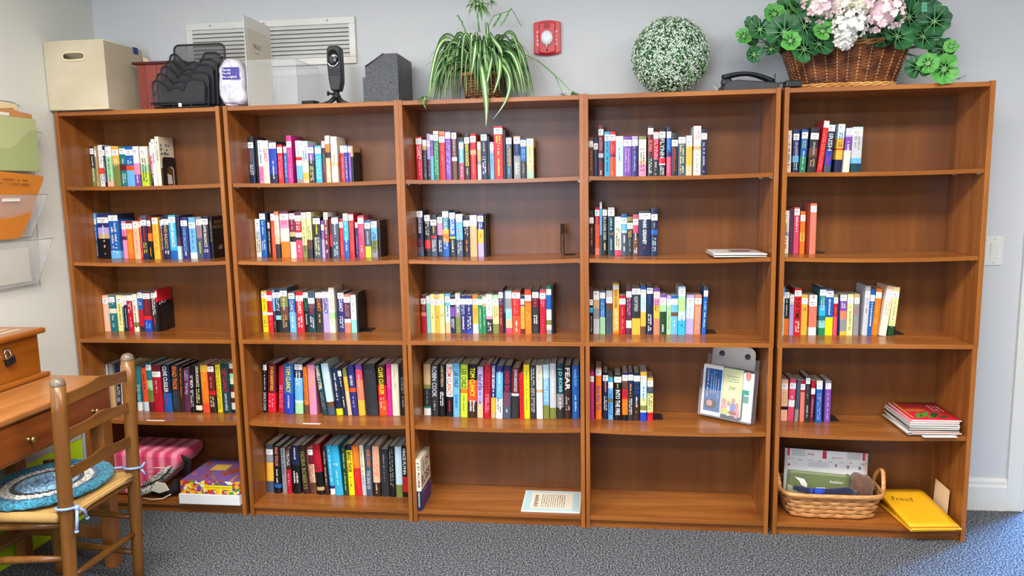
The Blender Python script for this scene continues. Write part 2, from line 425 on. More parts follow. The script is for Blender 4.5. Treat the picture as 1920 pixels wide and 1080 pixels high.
row(1,1,(465,380),7.11,742,0,"""115 186 220 white:.5,cream|.06|
190 266 142 blue|.01|m:ice:.18:.5;m:ice:.6:.85
270 284 150 black|-|
286 318 240 black:.1,dbrown|.05|
330 382 148 white:.1,flame|.02|m:coral:.3:.9
390 447 118 coral:.1,cream:.45,peach:.15,charcoal|.08|m:coral:.2:.6
458 572 115 plum:.05,pink:.32,cream:.28,orange|.06|m:rose:.2:.3
584 656 138 maroon:.42,tan:.1,black:.12,cream|.01|m:pink:.15:.4
658 740 120 plum:.08,crimson:.37,white:.1,dbrown:.06,rose|.08|m:white:.2:.42;m:white:.72:.9
743 801 130 lemon:.72,olive|.01|
808 872 125 lemon:.6,brown:.2,charcoal|.01|
893 987 185 charcoal:.5,slate|.04|m:yellow:.2:.45;m:lemon:.5:.95
999 1042 240 purple:.5,lilac|.1|m:lilac:.3:.9
1045 1101 130 white:.1,maroon:.7,plum|.03|m:cream:.15:.75;m:white:.82:.9
1104 1136 220 maroon:.4,red:.3,black|-|
1140 1227 190 slate|.02|m:white:.17:.5;m:ice:.6:.95
1233 1282 215 red|.08|m:coral:.3:.95
1286 1353 145 silver:.1,cyan:.5,blue|.03|m:ice:.2:.9
1360 1422 148 red|.02|m:coral:.2:.9
1445 1477 265 white:.15,indigo|-|m:lilac:.4:.9
1479 1557 175 rose|.05|m:pink:.25:.5;m:white:.72:.9
1574 1651 238 blue:.1,slate:.6,lime|.06|m:silver:.3:.65
1660 1737 250 white:.15,sky:.38,olive:.25,grey|.01|
1741 1768 235 dbrown|-|""", 'solid')
row(1,2,(475,520),8,820,0,"""145 230 205 yellow:.52,ice:.06,yellow|.04|m:olive:.2:.5;m:olive:.6:.9
235 311 205 red:.52,white:.06,red|.1|m:maroon:.25:.48;m:coral:.62:.9
316 353 190 sky:.5,plum:.2,charcoal|.06|m:pink:.72:.9
359 437 190 navy:.6,aqua:.1,black|.05|m:ice:.2:.5
445 552 155 slate:.12,olive:.3,brown:.3,charcoal|.06|m:white:.2:.55;m:tan:.6:.9
560 652 225 slate:.1,blue:.4,sky|.02|T:CLANCY:silver:.2:.52;m:white:.6:.9
660 768 210 red|.1|T:CLANCY:white:.25:.55;m:white:.6:.9
771 846 220 black|.01|T:CLANCY:green:.14:.48;m:silver:.55:.85
850 946 215 slate:.4,dteal|.15|T:CLANCY:red:.3:.55;m:white:.6:.9
953 1057 220 charcoal|.01|T:CLANCY:orange:.16:.48;m:gold:.55:.85
1061 1156 215 lilac|.01|T:CLANCY:navy:.16:.55;m:lilac:.6:.9
1161 1242 153 cream:.55,mint:.15,cream|.05|m:grey:.2:.5;m:lime:.6:.85
1284 1376 230 indigo|.01|T:CLANCY:white:.16:.48;m:white:.6:.9
1380 1471 258 coral:.06,plum:.58,white:.1,coral|.06|m:grey:.25:.6
1479 1560 268 white:.66,aqua|.01|m:grey:.2:.5
1562 1592 230 black|-|""", 'sp')
row(1,3,(480,660),6.62,765,1,"""75 141 150 @70 black|.01|m:silver:.15:.55;T:DEVIL'S CODE:silver:.58:.95
146 242 150 @146 maroon:.6,red|-|T:JOHN SANDFORD:gold:.05:.55;m:pink:.62:.9
280 346 185 @280 crimson|-|m:pink:.4:.9
360 472 150 @352 blue:.6,royal|-|T:TOM CLANCY:yellow:.04:.57;T:ACT OF DEFIANCE:white:.62:.88
485 582 150 @472 navy:.28,sky:.45,ice:.05,mint|.01|m:white:.15:.45
608 656 190 @577 orange:.8,brown|-|m:brown:.1:.7
667 756 160 @624 pink|-|m:gold:.05:.5;m:gold:.55:.85
838 897 150 @728 dteal|-|T:DANIELLE STEEL:cream:.04:.5;m:grey:.55:.9
903 990 145 @806 ice:.74,brown:.1,slate|-|m:silver:.1:.42
1002 1080 205 @928 navy:.86,yellow|-|m:white:.1:.7
1094 1138 205 @1006 navy|.05|m:white:.18:.4;m:lemon:.6:.85
1142 1190 205 @1066 olive:.18,gold:.3,peach|-|
1195 1272 165 @1130 indigo:.45,flame:.08,indigo|-|T:LEE CHILD:white:.2:.4;m:lilac:.62:.85
1280 1360 155 @1225 purple:.1,rose:.2,coral:.4,gold|-|m:peach:.1:.5
1372 1520 155 @1322 charcoal|-|m:slate:.12:.2;m:slate:.88:.92
1534 1636 165 @1494 dbrown:.4,red:.3,flame|-|T:CLIVE CUSSLER:yellow:.04:.58;m:peach:.64:.9
1640 1697 140 @1608 magenta|-|m:coral:.1:.5
1701 1787 150 @1675 cream|-|m:tan:.1:.5
1805 1862 190 @1780 black|-|m:grey:.2:.55;m:grey:.6:.85""")
row(1,4,(485,800),6.62,830,1,"""95 190 220 @76 slate:.22,grey:.16,gold:.38,slate|.1|m:tan:.45:.6
206 286 240 @185 black:.8,blue:.08,black|-|T:BRAD TAYLOR:coral:.02:.42;m:white:.48:.8
296 352 268 @271 grey|-|m:charcoal:.05:.6
359 416 272 @338 dbrown:.46,crimson|-|m:white:.03:.4;m:pink:.55:.85
430 531 240 @395 navy:.4,black|-|m:white:.03:.3;m:white:.52:.8
545 622 235 @486 dbrown|-|T:NORA ROBERTS:olive:.12:.9
627 657 240 @572 maroon|-|m:tan:.1:.8
661 722 265 @605 brown:.1,maroon:.25,peach:.4,brown|.03|
727 818 220 @655 crimson:.55,black:.3,tan:.07,black|-|m:maroon:.03:.12;m:maroon:.4:.52
835 878 240 @790 dbrown|-|m:silver:.1:.8
886 945 235 @826 cyan:.82,indigo:.06,white|-|m:ice:.05:.75
960 1056 235 @892 cyan|-|m:white:.35:.42;m:ice:.5:.8
1070 1116 240 @1026 dgreen|-|m:mint:.05:.9
1120 1192 220 @1074 navy:.12,yellow|-|T:BRAD THOR:charcoal:.15:.55;m:brown:.58:.88
1200 1284 240 @1146 orange:.45,red|-|m:gold:.05:.4;m:flame:.5:.85
1287 1338 235 @1240 cream:.6,silver|-|m:olive:.1:.8
1342 1418 240 @1304 slate|-|T:JANE CORRY:orange:.06:.42;T:THE DEAD EX:silver:.48:.86
1434 1516 240 @1406 peach:.72,dbrown|-|m:coral:.05:.6;m:cream:.75:.95
1525 1622 285 @1505 charcoal|-|m:grey:.1:.7
1627 1706 245 @1595 black|-|m:grey:.05:.8
1712 1792 245 @1690 ice:.75,olive|-|m:white:.05:.6
1797 1852 240 @1772 black:.6,red:.3,black|-|T:VINCE FLYNN:white:.04:.55;m:maroon:.62:.9""")
row(2,0,(765,225),7.385,838,0,"""120 202 235 red|.03|T:CLANCY:white:.2:.52;m:pink:.55:.9
214 268 275 white:.15,tan:.1,charcoal|-|m:grey:.4:.95
274 318 190 lilac:.55,plum:.15,charcoal|.15|m:pink:.7:.95
324 366 205 white:.12,purple:.35,sky|-|m:pink:.2:.5
370 440 155 cream:.06,green|.07|m:mint:.25:.9
449 527 160 coral:.08,red|.1|m:coral:.3:.7
538 612 160 purple|.02|m:lilac:.2:.9
619 687 170 brown:.52,white:.08,brown|.01|m:lilac:.15:.5
690 714 240 black|-|
719 782 242 charcoal:.1,sky:.5,rose|.13|m:white:.3:.95
790 860 188 charcoal|.08|T:DEAN KOONTZ:yellow:.21:.7;m:tan:.75:.92
873 952 192 red:.35,tan:.1,red|.05|m:coral:.4:.9
968 1018 300 tan:.5,grey:.1,cream|.04|m:grey:.15:.5
1022 1106 187 navy|.02|m:tan:.2:.4;m:white:.5:.9
1110 1140 230 black|-|m:rose:.6:.9
1144 1197 305 lilac:.3,sky|.06|m:slate:.3:.8
1203 1322 88 red|.03|m:yellow:.18:.34;m:yellow:.36:.95
1326 1360 140 black|-|
1364 1442 235 slate|.02|m:gold:.2:.7;m:sky:.72:.9
1470 1560 225 tan:.05,navy:.4,grey|.03|m:blue:.2:.5;m:white:.6:.9
1564 1642 262 blue:.55,charcoal|.03|m:sky:.25:.5;m:grey:.62:.9
1647 1742 258 lemon:.65,peach:.15,mint|.01|m:olive:.2:.6""", 'solid')
row(2,1,(770,380),9,912,0,"""125 226 135 navy:.8,slate|.01|T:CLIVE CUSSLER:white:.14:.5;m:red:.62:.92
246 342 205 charcoal:.62,red:.2,black|.01|m:white:.15:.5;m:orange:.6:.9
350 452 210 charcoal:.5,red:.06,slate|.11|m:gold:.25:.45;m:white:.6:.9
465 552 215 navy:.18,pink:.3,navy|.04|m:white:.6:.9
558 660 140 teal:.4,gold:.1,orange:.18,blue|.01|T:CUSSLER:ice:.15:.42;m:white:.6:.85
668 766 165 blue:.55,lime:.04,charcoal|.01|T:CUSSLER:white:.15:.5;m:white:.62:.95
780 888 195 white:.05,sky:.55,slate|.04|m:rose:.18:.6;m:silver:.65:.95
900 1002 225 black|.11|m:silver:.25:.5;m:orange:.6:.9
1010 1128 215 white:.25,tan|.08|m:silver:.3:.5
1144 1242 200 indigo:.35,gold:.32,lilac|.03|m:white:.2:.4;m:flame:.45:.6
1253 1282 200 black|-|""", 'open')
row(2,2,(780,520),6.857,710,0,"""72 136 235 maroon:.45,coral:.1,crimson|.08|m:coral:.25:.45
145 192 240 ice:.2,aqua|.03|m:olive:.55:.6
194 250 220 lemon|.12|m:brown:.52:.64
254 311 225 peach:.05,gold|.12|m:brown:.55:.62
313 374 217 lemon|.1|m:brown:.5:.6
383 447 217 sky:.3,ice:.42,peach|.06|m:blue:.3:.6
447 511 245 navy:.3,purple:.25,navy|.07|m:white:.6:.9
514 577 205 silver:.3,grey:.3,olive|.13|m:white:.25:.5
581 647 235 indigo|.08|m:silver:.25:.5;m:white:.55:.9
649 730 235 indigo:.9,royal|.08|m:silver:.25:.5;m:white:.55:.9
735 806 228 orange:.1,gold:.65,white|.1|m:orange:.35:.6
809 858 240 green|.08|m:mint:.3:.9
860 907 240 tan:.28,green|.04|m:mint:.3:.8
910 988 220 white:.55,pink:.08,charcoal|.1|m:grey:.25:.5;m:white:.7:.95
991 1070 230 mint:.15,lemon:.6,olive|.1|m:olive:.3:.6
1071 1127 150 plum:.3,slate:.05,maroon|.07|m:lilac:.22:.36;m:coral:.45:.85
1130 1158 190 slate:.5,black|-|
1158 1238 172 aqua:.05,grey:.37,aqua:.25,peach:.2,rose|.04|m:white:.45:.55
1243 1348 178 red:.58,flame|.03|m:coral:.2:.55;m:white:.7:.95
1352 1400 235 navy:.12,plum:.15,gold:.6,maroon|.08|m:orange:.4:.9
1404 1488 160 flame:.3,orange|.12|m:gold:.5:.85
1500 1582 155 charcoal:.2,maroon:.2,charcoal|.06|m:rose:.22:.4;m:white:.58:.8
1595 1674 155 rose:.08,crimson|.08|m:pink:.22:.4;m:rose:.6:.9
1682 1746 105 green:.07,white:.12,blue:.3,cream:.22,olive:.1,cream:.1,grey|-|
1748 1774 105 black|-|""", 'flat')
row(2,3,(785,655),6.19,760,1,"""60 142 175 @52 tan:.4,olive:.08,charcoal:.34,green:.04,white|-|m:grey:.52:.8
148 231 185 @143 charcoal|-|T:ROBIN COOK:silver:.02:.62;m:silver:.7:.88
238 306 180 @236 black|-|T:JAMES PATTERSON:tan:.02:.42;m:white:.52:.8
322 398 175 @318 white:.62,black|-|T:TOM CLANCY:flame:.05:.6;m:red:.66:.92
404 476 165 @402 sky|-|T:LEE CHILD:navy:.14:.44;T:BLUE MOON:blue:.58:.82
484 566 180 @486 lime:.46,orange:.08,lime|-|T:LEE CHILD:dgreen:.08:.45;m:olive:.58:.9
572 676 172 @576 black:.3,flame:.4,dbrown|-|T:TOM CLANCY:yellow:.07:.6;m:white:.67:.9
679 746 205 @682 lilac:.72,peach|-|T:Kind of Kin:charcoal:.15:.46;m:charcoal:.5:.75
758 830 170 @766 crimson|-|m:maroon:.05:.5;m:pink:.55:.9
838 892 172 @840 indigo:.62,gold:.26,tan|-|T:TREVOR NOAH:white:.03:.45;m:white:.48:.62
898 974 192 @904 indigo:.12,sky:.5,white|-|m:ice:.1:.5;m:slate:.6:.9
980 1066 190 @988 navy:.5,slate|-|T:DAVID BALDACCI:crimson:.1:.75;m:white:.82:.9
1072 1160 222 @1078 maroon:.5,silver:.05,charcoal|-|T:JOHN SANDFORD:silver:.02:.47
1167 1217 280 @1168 red|-|m:maroon:.1:.9
1224 1292 180 @1212 yellow|-|m:olive:.1:.9
1297 1366 188 @1286 charcoal|-|m:silver:.05:.9
1370 1442 185 @1350 cream:.45,tan:.06,white|-|m:grey:.1:.4
1449 1518 178 @1430 ice:.25,sky:.5,olive|-|m:white:.1:.7
1526 1598 165 @1510 silver:.8,olive|-|m:white:.1:.6
1606 1684 167 @1592 dteal:.55,grey:.25,charcoal|-|T:J D ROBB:aqua:.08:.52;m:white:.62:.85
1692 1772 187 @1680 dbrown|-|T:FEAR:white:.04:.46;m:silver:.58:.85
1784 1864 187 @1776 blue|-|T:Amanda Quick:sky:.06:.38;m:ice:.55:.88""")
row(3,0,(1090,225),7.68,802,0,"""95 172 250 brown|.09|m:coral:.3:.85
178 242 255 navy|.14|m:slate:.3:.9
248 320 72 maroon:.55,silver:.08,dbrown:.08,maroon|.08|m:pink:.25:.5;m:white:.88:.97
334 412 170 cyan|.06|m:dteal:.22:.95
414 492 170 red:.5,plum:.06,flame|.06|m:coral:.3:.45;m:gold:.85:.98
496 602 235 white:.2,ice|-|m:slate:.3:.62;m:lemon:.65:.9
604 721 240 purple|.08|m:lilac:.3:.9
727 812 235 lilac:.08,indigo|.08|m:lilac:.25:.9
826 932 235 olive:.1,cream:.5,peach:.1,pink|.08|
954 1032 88 charcoal:.04,maroon:.58,charcoal|.04|T:FLYNN:coral:.28:.5;m:white:.64:.95
1036 1113 165 red:.62,charcoal|.02|T:FLYNN:pink:.18:.62;m:silver:.68:.98
1118 1206 155 black:.6,red:.12,white:.03,charcoal|.02|T:FLYNN:silver:.18:.6;m:white:.78:.98
1224 1288 105 navy:.1,blue:.4,indigo:.1,rose|.09|m:sky:.25:.5;m:pink:.6:.95
1298 1388 185 charcoal|.16|m:red:.35:.9
1394 1496 235 slate|.02|m:lemon:.22:.95
1504 1592 225 silver:.1,gold:.65,peach|.1|m:tan:.3:.5
1608 1712 90 white:.4,tan:.08,cream|-|m:coral:.1:.3;m:grey:.55:.95
1720 1802 135 navy|.08|m:silver:.25:.95""")
row(3,1,(1090,370),8.64,952,0,"""110 202 225 charcoal|.14|m:coral:.32:.8
222 296 165 crimson:.35,flame:.5,coral|.05|m:coral:.2:.9
300 337 75 white:.12,sky:.5,slate|-|
344 418 185 navy:.2,black|.02|T:IN A DARK DARK:silver:.18:.68;m:lemon:.74:.9
432 537 165 silver:.05,dteal|.05|m:ice:.22:.48;T:Y:orange:.52:.58;m:silver:.62:.92
540 645 320 white:.1,cream:.76,rose|.06|
649 742 280 blue:.08,sky:.32,silver:.05,slate|.08|m:white:.5:.95
745 832 325 olive:.1,charcoal|.14|m:gold:.34:.55;m:grey:.58:.95
836 922 285 rose:.45,charcoal:.1,brown|.1|m:silver:.45:.75;m:white:.8:.95
928 1118 235 navy|.03|T:MARK GREANEY:white:.17:.74;m:red:.75:.87
1127 1228 180 navy:.45,blue:.1,navy|.12|m:grey:.3:.45;m:ice:.62:.92""")
row(3,2,(1090,515),7.385,828,0,"""95 162 205 plum:.2,black:.2,cyan:.12,black|.22|m:silver:.6:.97
168 252 230 white:.2,tan:.2,grey:.25,silver|.01|m:gold:.2:.4
258 332 235 blue:.6,mint|.02|m:ice:.18:.7
344 430 222 silver:.28,brown:.15,slate|.15|m:plum:.4:.9
436 522 120 gold:.04,white:.08,gold:.85,orange|-|T:DAVID GOGGINS:brown:.13:.48;T:CANT HURT ME:cream:.51:.9
526 612 285 crimson|.08|m:coral:.3:.9
619 694 175 plum:.7,cream:.16,plum|.08|m:pink:.22:.6
699 814 180 charcoal:.65,gold|.01|T:FOUR WINDS:silver:.18:.5;m:grey:.2:.5
819 892 155 blue:.18,ice:.35,gold:.3,brown|.07|m:sky:.25:.5
904 988 160 navy|.03|m:blue:.18:.4;m:white:.58:.95
997 1082 185 purple:.07,pink:.3,gold:.28,coral|.08|m:plum:.25:.5
1085 1172 272 purple:.08,white:.15,mint:.2,dgreen|.1|m:white:.75:.95
1180 1238 290 lilac:.12,mint|.1|m:olive:.3:.9
1240 1332 290 blue:.08,sky:.35,brown:.1,sky|.08|m:ice:.65:.8
1336 1432 160 @1352 ice:.2,mint:.3,ice:.2,cyan|.04|m:lime:.25:.55;m:teal:.6:.9
1440 1550 285 @1462 lilac:.1,ice:.5,lilac|.08|m:lilac:.3:.8
1554 1645 282 @1578 coral|.08|m:peach:.3:.9
1660 1718 170 @1700 slate:.05,blue|.07|m:ice:.25:.85""", 'sp')
row(3,3,(1090,660),8,985,1,"""105 192 285 magenta|.1|m:rose:.25:.9
218 304 235 peach:.05,orange|.04|T:Back After This:purple:.36:.82
325 403 315 black:.06,navy|.05|m:coral:.15:.42;m:white:.5:.82
404 476 390 cyan:.1,sky:.4,olive:.08,sky|.1|
492 600 345 black|.03|m:gold:.16:.3;T:INTO THE FIRE:white:.32:.88
612 697 305 indigo:.05,brown:.3,red:.2,orange:.33,black|.05|m:plum:.22:.5
702 777 310 navy:.4,charcoal|.04|m:gold:.2:.5;m:white:.54:.9
782 878 320 navy:.6,dbrown|.05|m:blue:.2:.45;m:white:.5:.85
884 978 295 gold:.18,ice:.35,lemon:.15,olive:.1,cream:.04,royal|.08|m:blue:.3:.6
990 1075 400 gold:.2,slate:.15,lemon:.45,red|.05|""", 'sp')
row(4,0,(1465,215),9.39,972,0,"""85 168 280 @112 cream|.07|
195 300 265 @232 indigo:.6,sky:.15,navy|.09|T:LISA JACKSON:silver:.28:.62;m:ice:.75:.95
315 422 265 @372 blue:.62,green|.06|m:lime:.25:.45;m:ice:.5:.95
458 602 230 @535 charcoal:.45,brown:.2,charcoal|.12|T:LISA JACKSON:silver:.32:.6;m:tan:.68:.9
618 712 110 @755 red|.01|m:coral:.2:.95
742 862 165 @835 navy:.55,royal:.3,slate|.02|T:IRISH:silver:.2:.55;m:red:.6:.85
930 1047 170 @1015 ice:.3,gold:.2,red:.03,gold:.2,navy|.01|m:charcoal:.18:.5
1075 1190 240 @1148 lilac:.2,purple:.3,cream|.01|m:cream:.3:.7
1195 1372 220 @1245 ice:.08,silver:.6,sky:.12,dteal|.06|m:grey:.2:.5""", 'solid')
row(4,1,(1455,370),9,948,0,"""110 207 225 @145 cream:.5,lilac:.1,cream|.06|
213 288 200 @248 plum|-|m:slate:.2:.9
292 382 175 @322 coral:.04,rose|.03|m:white:.2:.55
396 478 240 @430 orange:.5,gold:.2,orange|.08|m:brown:.52:.7
555 658 100 @592 coral|.05|m:pink:.2:.5""", 'base')
row(4,2,(1455,515),7.68,865,0,"""55 102 165 @80 sky:.3,ice|.2|
108 178 225 @122 charcoal:.08,black:.55,orange|.04|m:silver:.2:.6
182 242 285 @196 silver:.25,lilac|.02|m:plum:.25:.3
248 347 195 @262 red|.04|T:T OF TIME:dbrown:.2:.66;m:white:.7:.95
354 442 290 @370 gold|.08|m:brown:.32:.42
462 572 295 @485 white:.25,coral:.55,white|.12|m:red:.02:.1
603 692 175 @622 navy:.04,teal:.35,cyan:.2,teal:.1,aqua:.15,green|.05|m:ice:.2:.5;m:brown:.68:.74
699 807 220 @730 blue:.6,yellow|.02|m:white:.2:.58
813 872 290 @835 olive:.12,crimson:.4,rose|.06|m:coral:.3:.9
878 906 280 @888 navy|-|
910 1008 282 @920 navy:.04,purple:.36,coral:.2,grey:.3,gold|.01|m:white:.2:.35
1010 1097 285 @1045 lemon|.07|m:olive:.3:.9
1104 1180 280 @1140 tan:.1,grey|.08|m:rose:.25:.5
1230 1302 165 @1290 silver|.1|m:lilac:.2:.4;m:slate:.45:.57
1304 1370 210 @1366 blue|.12|m:white:.25:.85
1374 1458 205 @1450 orange|.07|m:gold:.3:.8
1472 1572 165 @1592 peach:.06,cream|.1|m:tan:.3:.6
1578 1667 180 @1670 lemon:.8,dgreen|.09|m:grey:.3:.85""", 'sp')
row(4,3,(1450,685),9.39,958,0,"""100 114 270 plum|-|
117 243 255 @150 peach:.65,black:.08,peach|.09|m:tan:.3:.6
250 356 250 @305 rose:.5,white:.16,rose|.09|m:white:.4:.5
368 432 262 @425 slate:.7,grey|-|
444 522 270 @480 crimson:.28,coral|.08|m:pink:.4:.85
529 622 200 @560 charcoal|.02|m:grey:.2:.5;m:silver:.6:.9
636 706 275 @680 crimson:.3,maroon|.18|m:pink:.4:.9
740 843 270 @765 cream:.1,blue|.06|m:lilac:.3:.95
903 1002 275 @935 grey:.08,purple|.06|m:lilac:.3:.95""", 'sp')

SHN = ['top', 'second', 'third', 'fourth', 'bottom']
def contrast(c):
    v = srgb(PAL[c][0]); return 'white' if (v[0]*.3+v[1]*.6+v[2]*.1) < .3 else 'charcoal'
def spine_y(x, w, bul): return -bul*(1-(2*x/w-1)**2)
def make_book(w, h, d, hard, bands, stick, prints, seed):
    """parts in the book's own frame: spine faces -y, foot at z=0"""
    th = .0025 if hard else .0006; bul = min(.005, w*.14) if hard else min(.0012, w*.05)
    names = []
    for c, _ in bands:
        if c not in names: names.append(c)
    main = max(bands, key=lambda b: b[1])[0]
    mb = MB(); N = 6
    zs = [h]; acc = 0
    for c, fr in bands: acc += fr; zs.append(h*(1-acc))
    zs[-1] = 0
    for i, (c, fr) in enumerate(bands):
        mi = names.index(c); z1, z0 = zs[i], zs[i+1]
        pts = [(w*k/N, spine_y(w*k/N, w, bul)) for k in range(N+1)]
        vs = [(x, y, z0) for x, y in pts]+[(x, y, z1) for x, y in pts]
        mb.add(vs, [(k, k+1, N+1+k+1, N+1+k) for k in range(N)], mi, True)
        for sx in (0, w):      # the covers carry the same bands a little way, then the main colour
            mb.quad([(sx, 0, z0), (sx, d, z0), (sx, d, z1), (sx, 0, z1)], mi)
    mi = names.index(main)
    for z in (0, h):
        pts = [(0, d, z), (0, 0, z)]+[(w*k/N, spine_y(w*k/N, w, bul), z) for k in range(1, N)]+[(w, 0, z), (w, d, z), (w-th, d, z), (w-th, th, z), (th, th, z), (th, d, z)]
        mb.quad(pts, mi)
    mb.quad([(th, th, 0), (th, d, 0), (th, d, h), (th, th, h)], mi); mb.quad([(w-th, th, 0), (w-th, d, 0), (w-th, d, h), (w-th, th, h)], mi)
    mb.quad([(th, th, 0), (w-th, th, 0), (w-th, th, h), (th, th, h)], mi)
    for a, b2 in ((0, th), (w-th, w)): mb.quad([(a, d, 0), (b2, d, 0), (b2, d, h), (a, d, h)], mi)
    root = mb.build('hardcover_book' if hard else 'paperback_book', [bookmat(c) for c in names], fix=False)
    e = .003 if hard else .0004
    MB().box((th+.0001, th+.0001, e), (w-th-.0001, d-e, h-e)).build('page_block', PAGES, root, fix=False)
    lab = None
    if stick is not None:
        sh = min(.026, h*.17); z1 = h*(1-stick)-.0005; z0 = z1-sh
        mb = MB(); pts = [(w*k/N, spine_y(w*k/N, w, bul)-.0004) for k in range(N+1)]
        mb.add([(x, y, z0) for x, y in pts]+[(x, y, z1) for x, y in pts], [(k, k+1, N+1+k+1, N+1+k) for k in range(N)], 0, True)
        yy = -bul-.0009
        scribble(mb, (w*.2, yy, z0+sh*.50), (w*.6, 0, 0), (0, 0, sh*.26), 1, 1, 1.0, seed)
        scribble(mb, (w*.32, yy, z0+sh*.18), (w*.36, 0, 0), (0, 0, sh*.22), 1, 1, 1.0, seed+1)
        mb.build('call_number_label', [STICK, INK], root, fix=False)
    tn = []; mb = MB(); k = 0
    for p in prints:
        f = p.split(':')
        c = f[-3]; a, b2 = float(f[-2]), float(f[-1])
        if c not in tn: tn.append(c)
        z1, z0 = h*(1-a), h*(1-b2)
        y = -bul-.0006
        if f[0] == 'T':
            t = f[1]; asp = text_geo(t)[2]; L = z1-z0; wd = min(w*.66, L/asp*1.5)
            add_text(mb, t, (w/2-wd/2, y, z1), (0, 0, -L), (wd, 0, 0), tn.index(c), .02)
        else:
            rows = 2 if w > .02 and (seed+k) % 2 else 1; wd = w*(.5 if rows == 1 else .68)
            if rows == 1: wd = min(wd, .011)
            scribble(mb, (w/2-wd/2, y, z1), (0, 0, z0-z1), (wd, 0, 0), rows, tn.index(c), 1.0, seed+k*7)
        k += 1
        mb.build('author_lettering' if k == 1 and len(prints) > 1 else 'title_lettering', [bookmat(c) for c in tn], root, fix=False); mb = MB()
    return root

ALLB = []
BLACKM = mat('black_steel', '17171a', .42, spec=.5)
def bookend(x, y, z, kind, label):
    """upright plate in the yz plane, its foot flat on the shelf"""
    t = empty('bookend', (x, y, z+.0004), label=label, cat='bookend', group='black steel bookends on the shelves')
    D, Hh = .104, .132
    if kind in ('open', 'solid', 'flat', 'lone'):
        if kind == 'flat': D, Hh = .1, .09
        def outline(d0, d1, h, r):
            pts = [(d0, 0)]
            pts += [(d0+r-r*math.cos(a), h-r+r*math.sin(a)) for a in [PI/2*i/6 for i in range(7)]]
            pts += [(d1-r+r*math.sin(a), h-r+r*math.cos(a)) for a in [PI/2*i/6 for i in range(7)]]
            return pts+[(d1, 0)]
        o1 = outline(0, D, Hh, .018); i1 = outline(D*.3, D*.86, Hh*.68, .02)
        if kind == 'solid':
            i1 = outline(D*.42, D*.58, Hh*.1, .005)
        mb = MB(); n = len(o1)
        for xx in (0, .0012):
            mb.add([(xx, a, c) for a, c in o1]+[(xx, a, c) for a, c in i1], [(k, k+1, n+k+1, n+k) for k in range(n-1)])
        mb.add([(0, a, c) for a, c in o1]+[(.0012, a, c) for a, c in o1], [(k, k+1, n+k+1, n+k) for k in range(n-1)])
        mb.add([(0, a, c) for a, c in i1]+[(.0012, a, c) for a, c in i1], [(k, k+1, n+k+1, n+k) for k in range(n-1)])
        mb.build('upright_plate', BLACKM, t)
        MB().box((0, .002, 0), (.05 if kind == 'lone' else .008, .05, .0012)).build('foot_plate', BLACKM, t)
    else:
        MB().box((0, .0, 0), (.0012, .1, .128)).build('upright_plate', BLACKM, t)
        fw = .045 if kind == 'sp' else .06; mb = MB(); r = .012
        y0, y1 = (.01, .1) if kind == 'sp' else (.05, .1)
        pts = [(0, y0), (fw-r, y0)]+[(fw-r+r*math.sin(a), y0+r-r*math.cos(a)) for a in [PI/2*i/5 for i in range(1, 6)]]
        pts += [(fw-r+r*math.cos(a), y1-r+r*math.sin(a)) for a in [PI/2*i/5 for i in range(6)]]+[(0, y1)]
        n = len(pts); mb.add([(a, c, 0) for a, c in pts]+[(a, c, .0012) for a, c in pts], [tuple(range(n)), tuple(range(2*n-1, n-1, -1))]+[(i, i+n, (i+1) % n+n, (i+1) % n) for i in range(n)])
        mb.build('foot_plate', BLACKM, t)
    return t

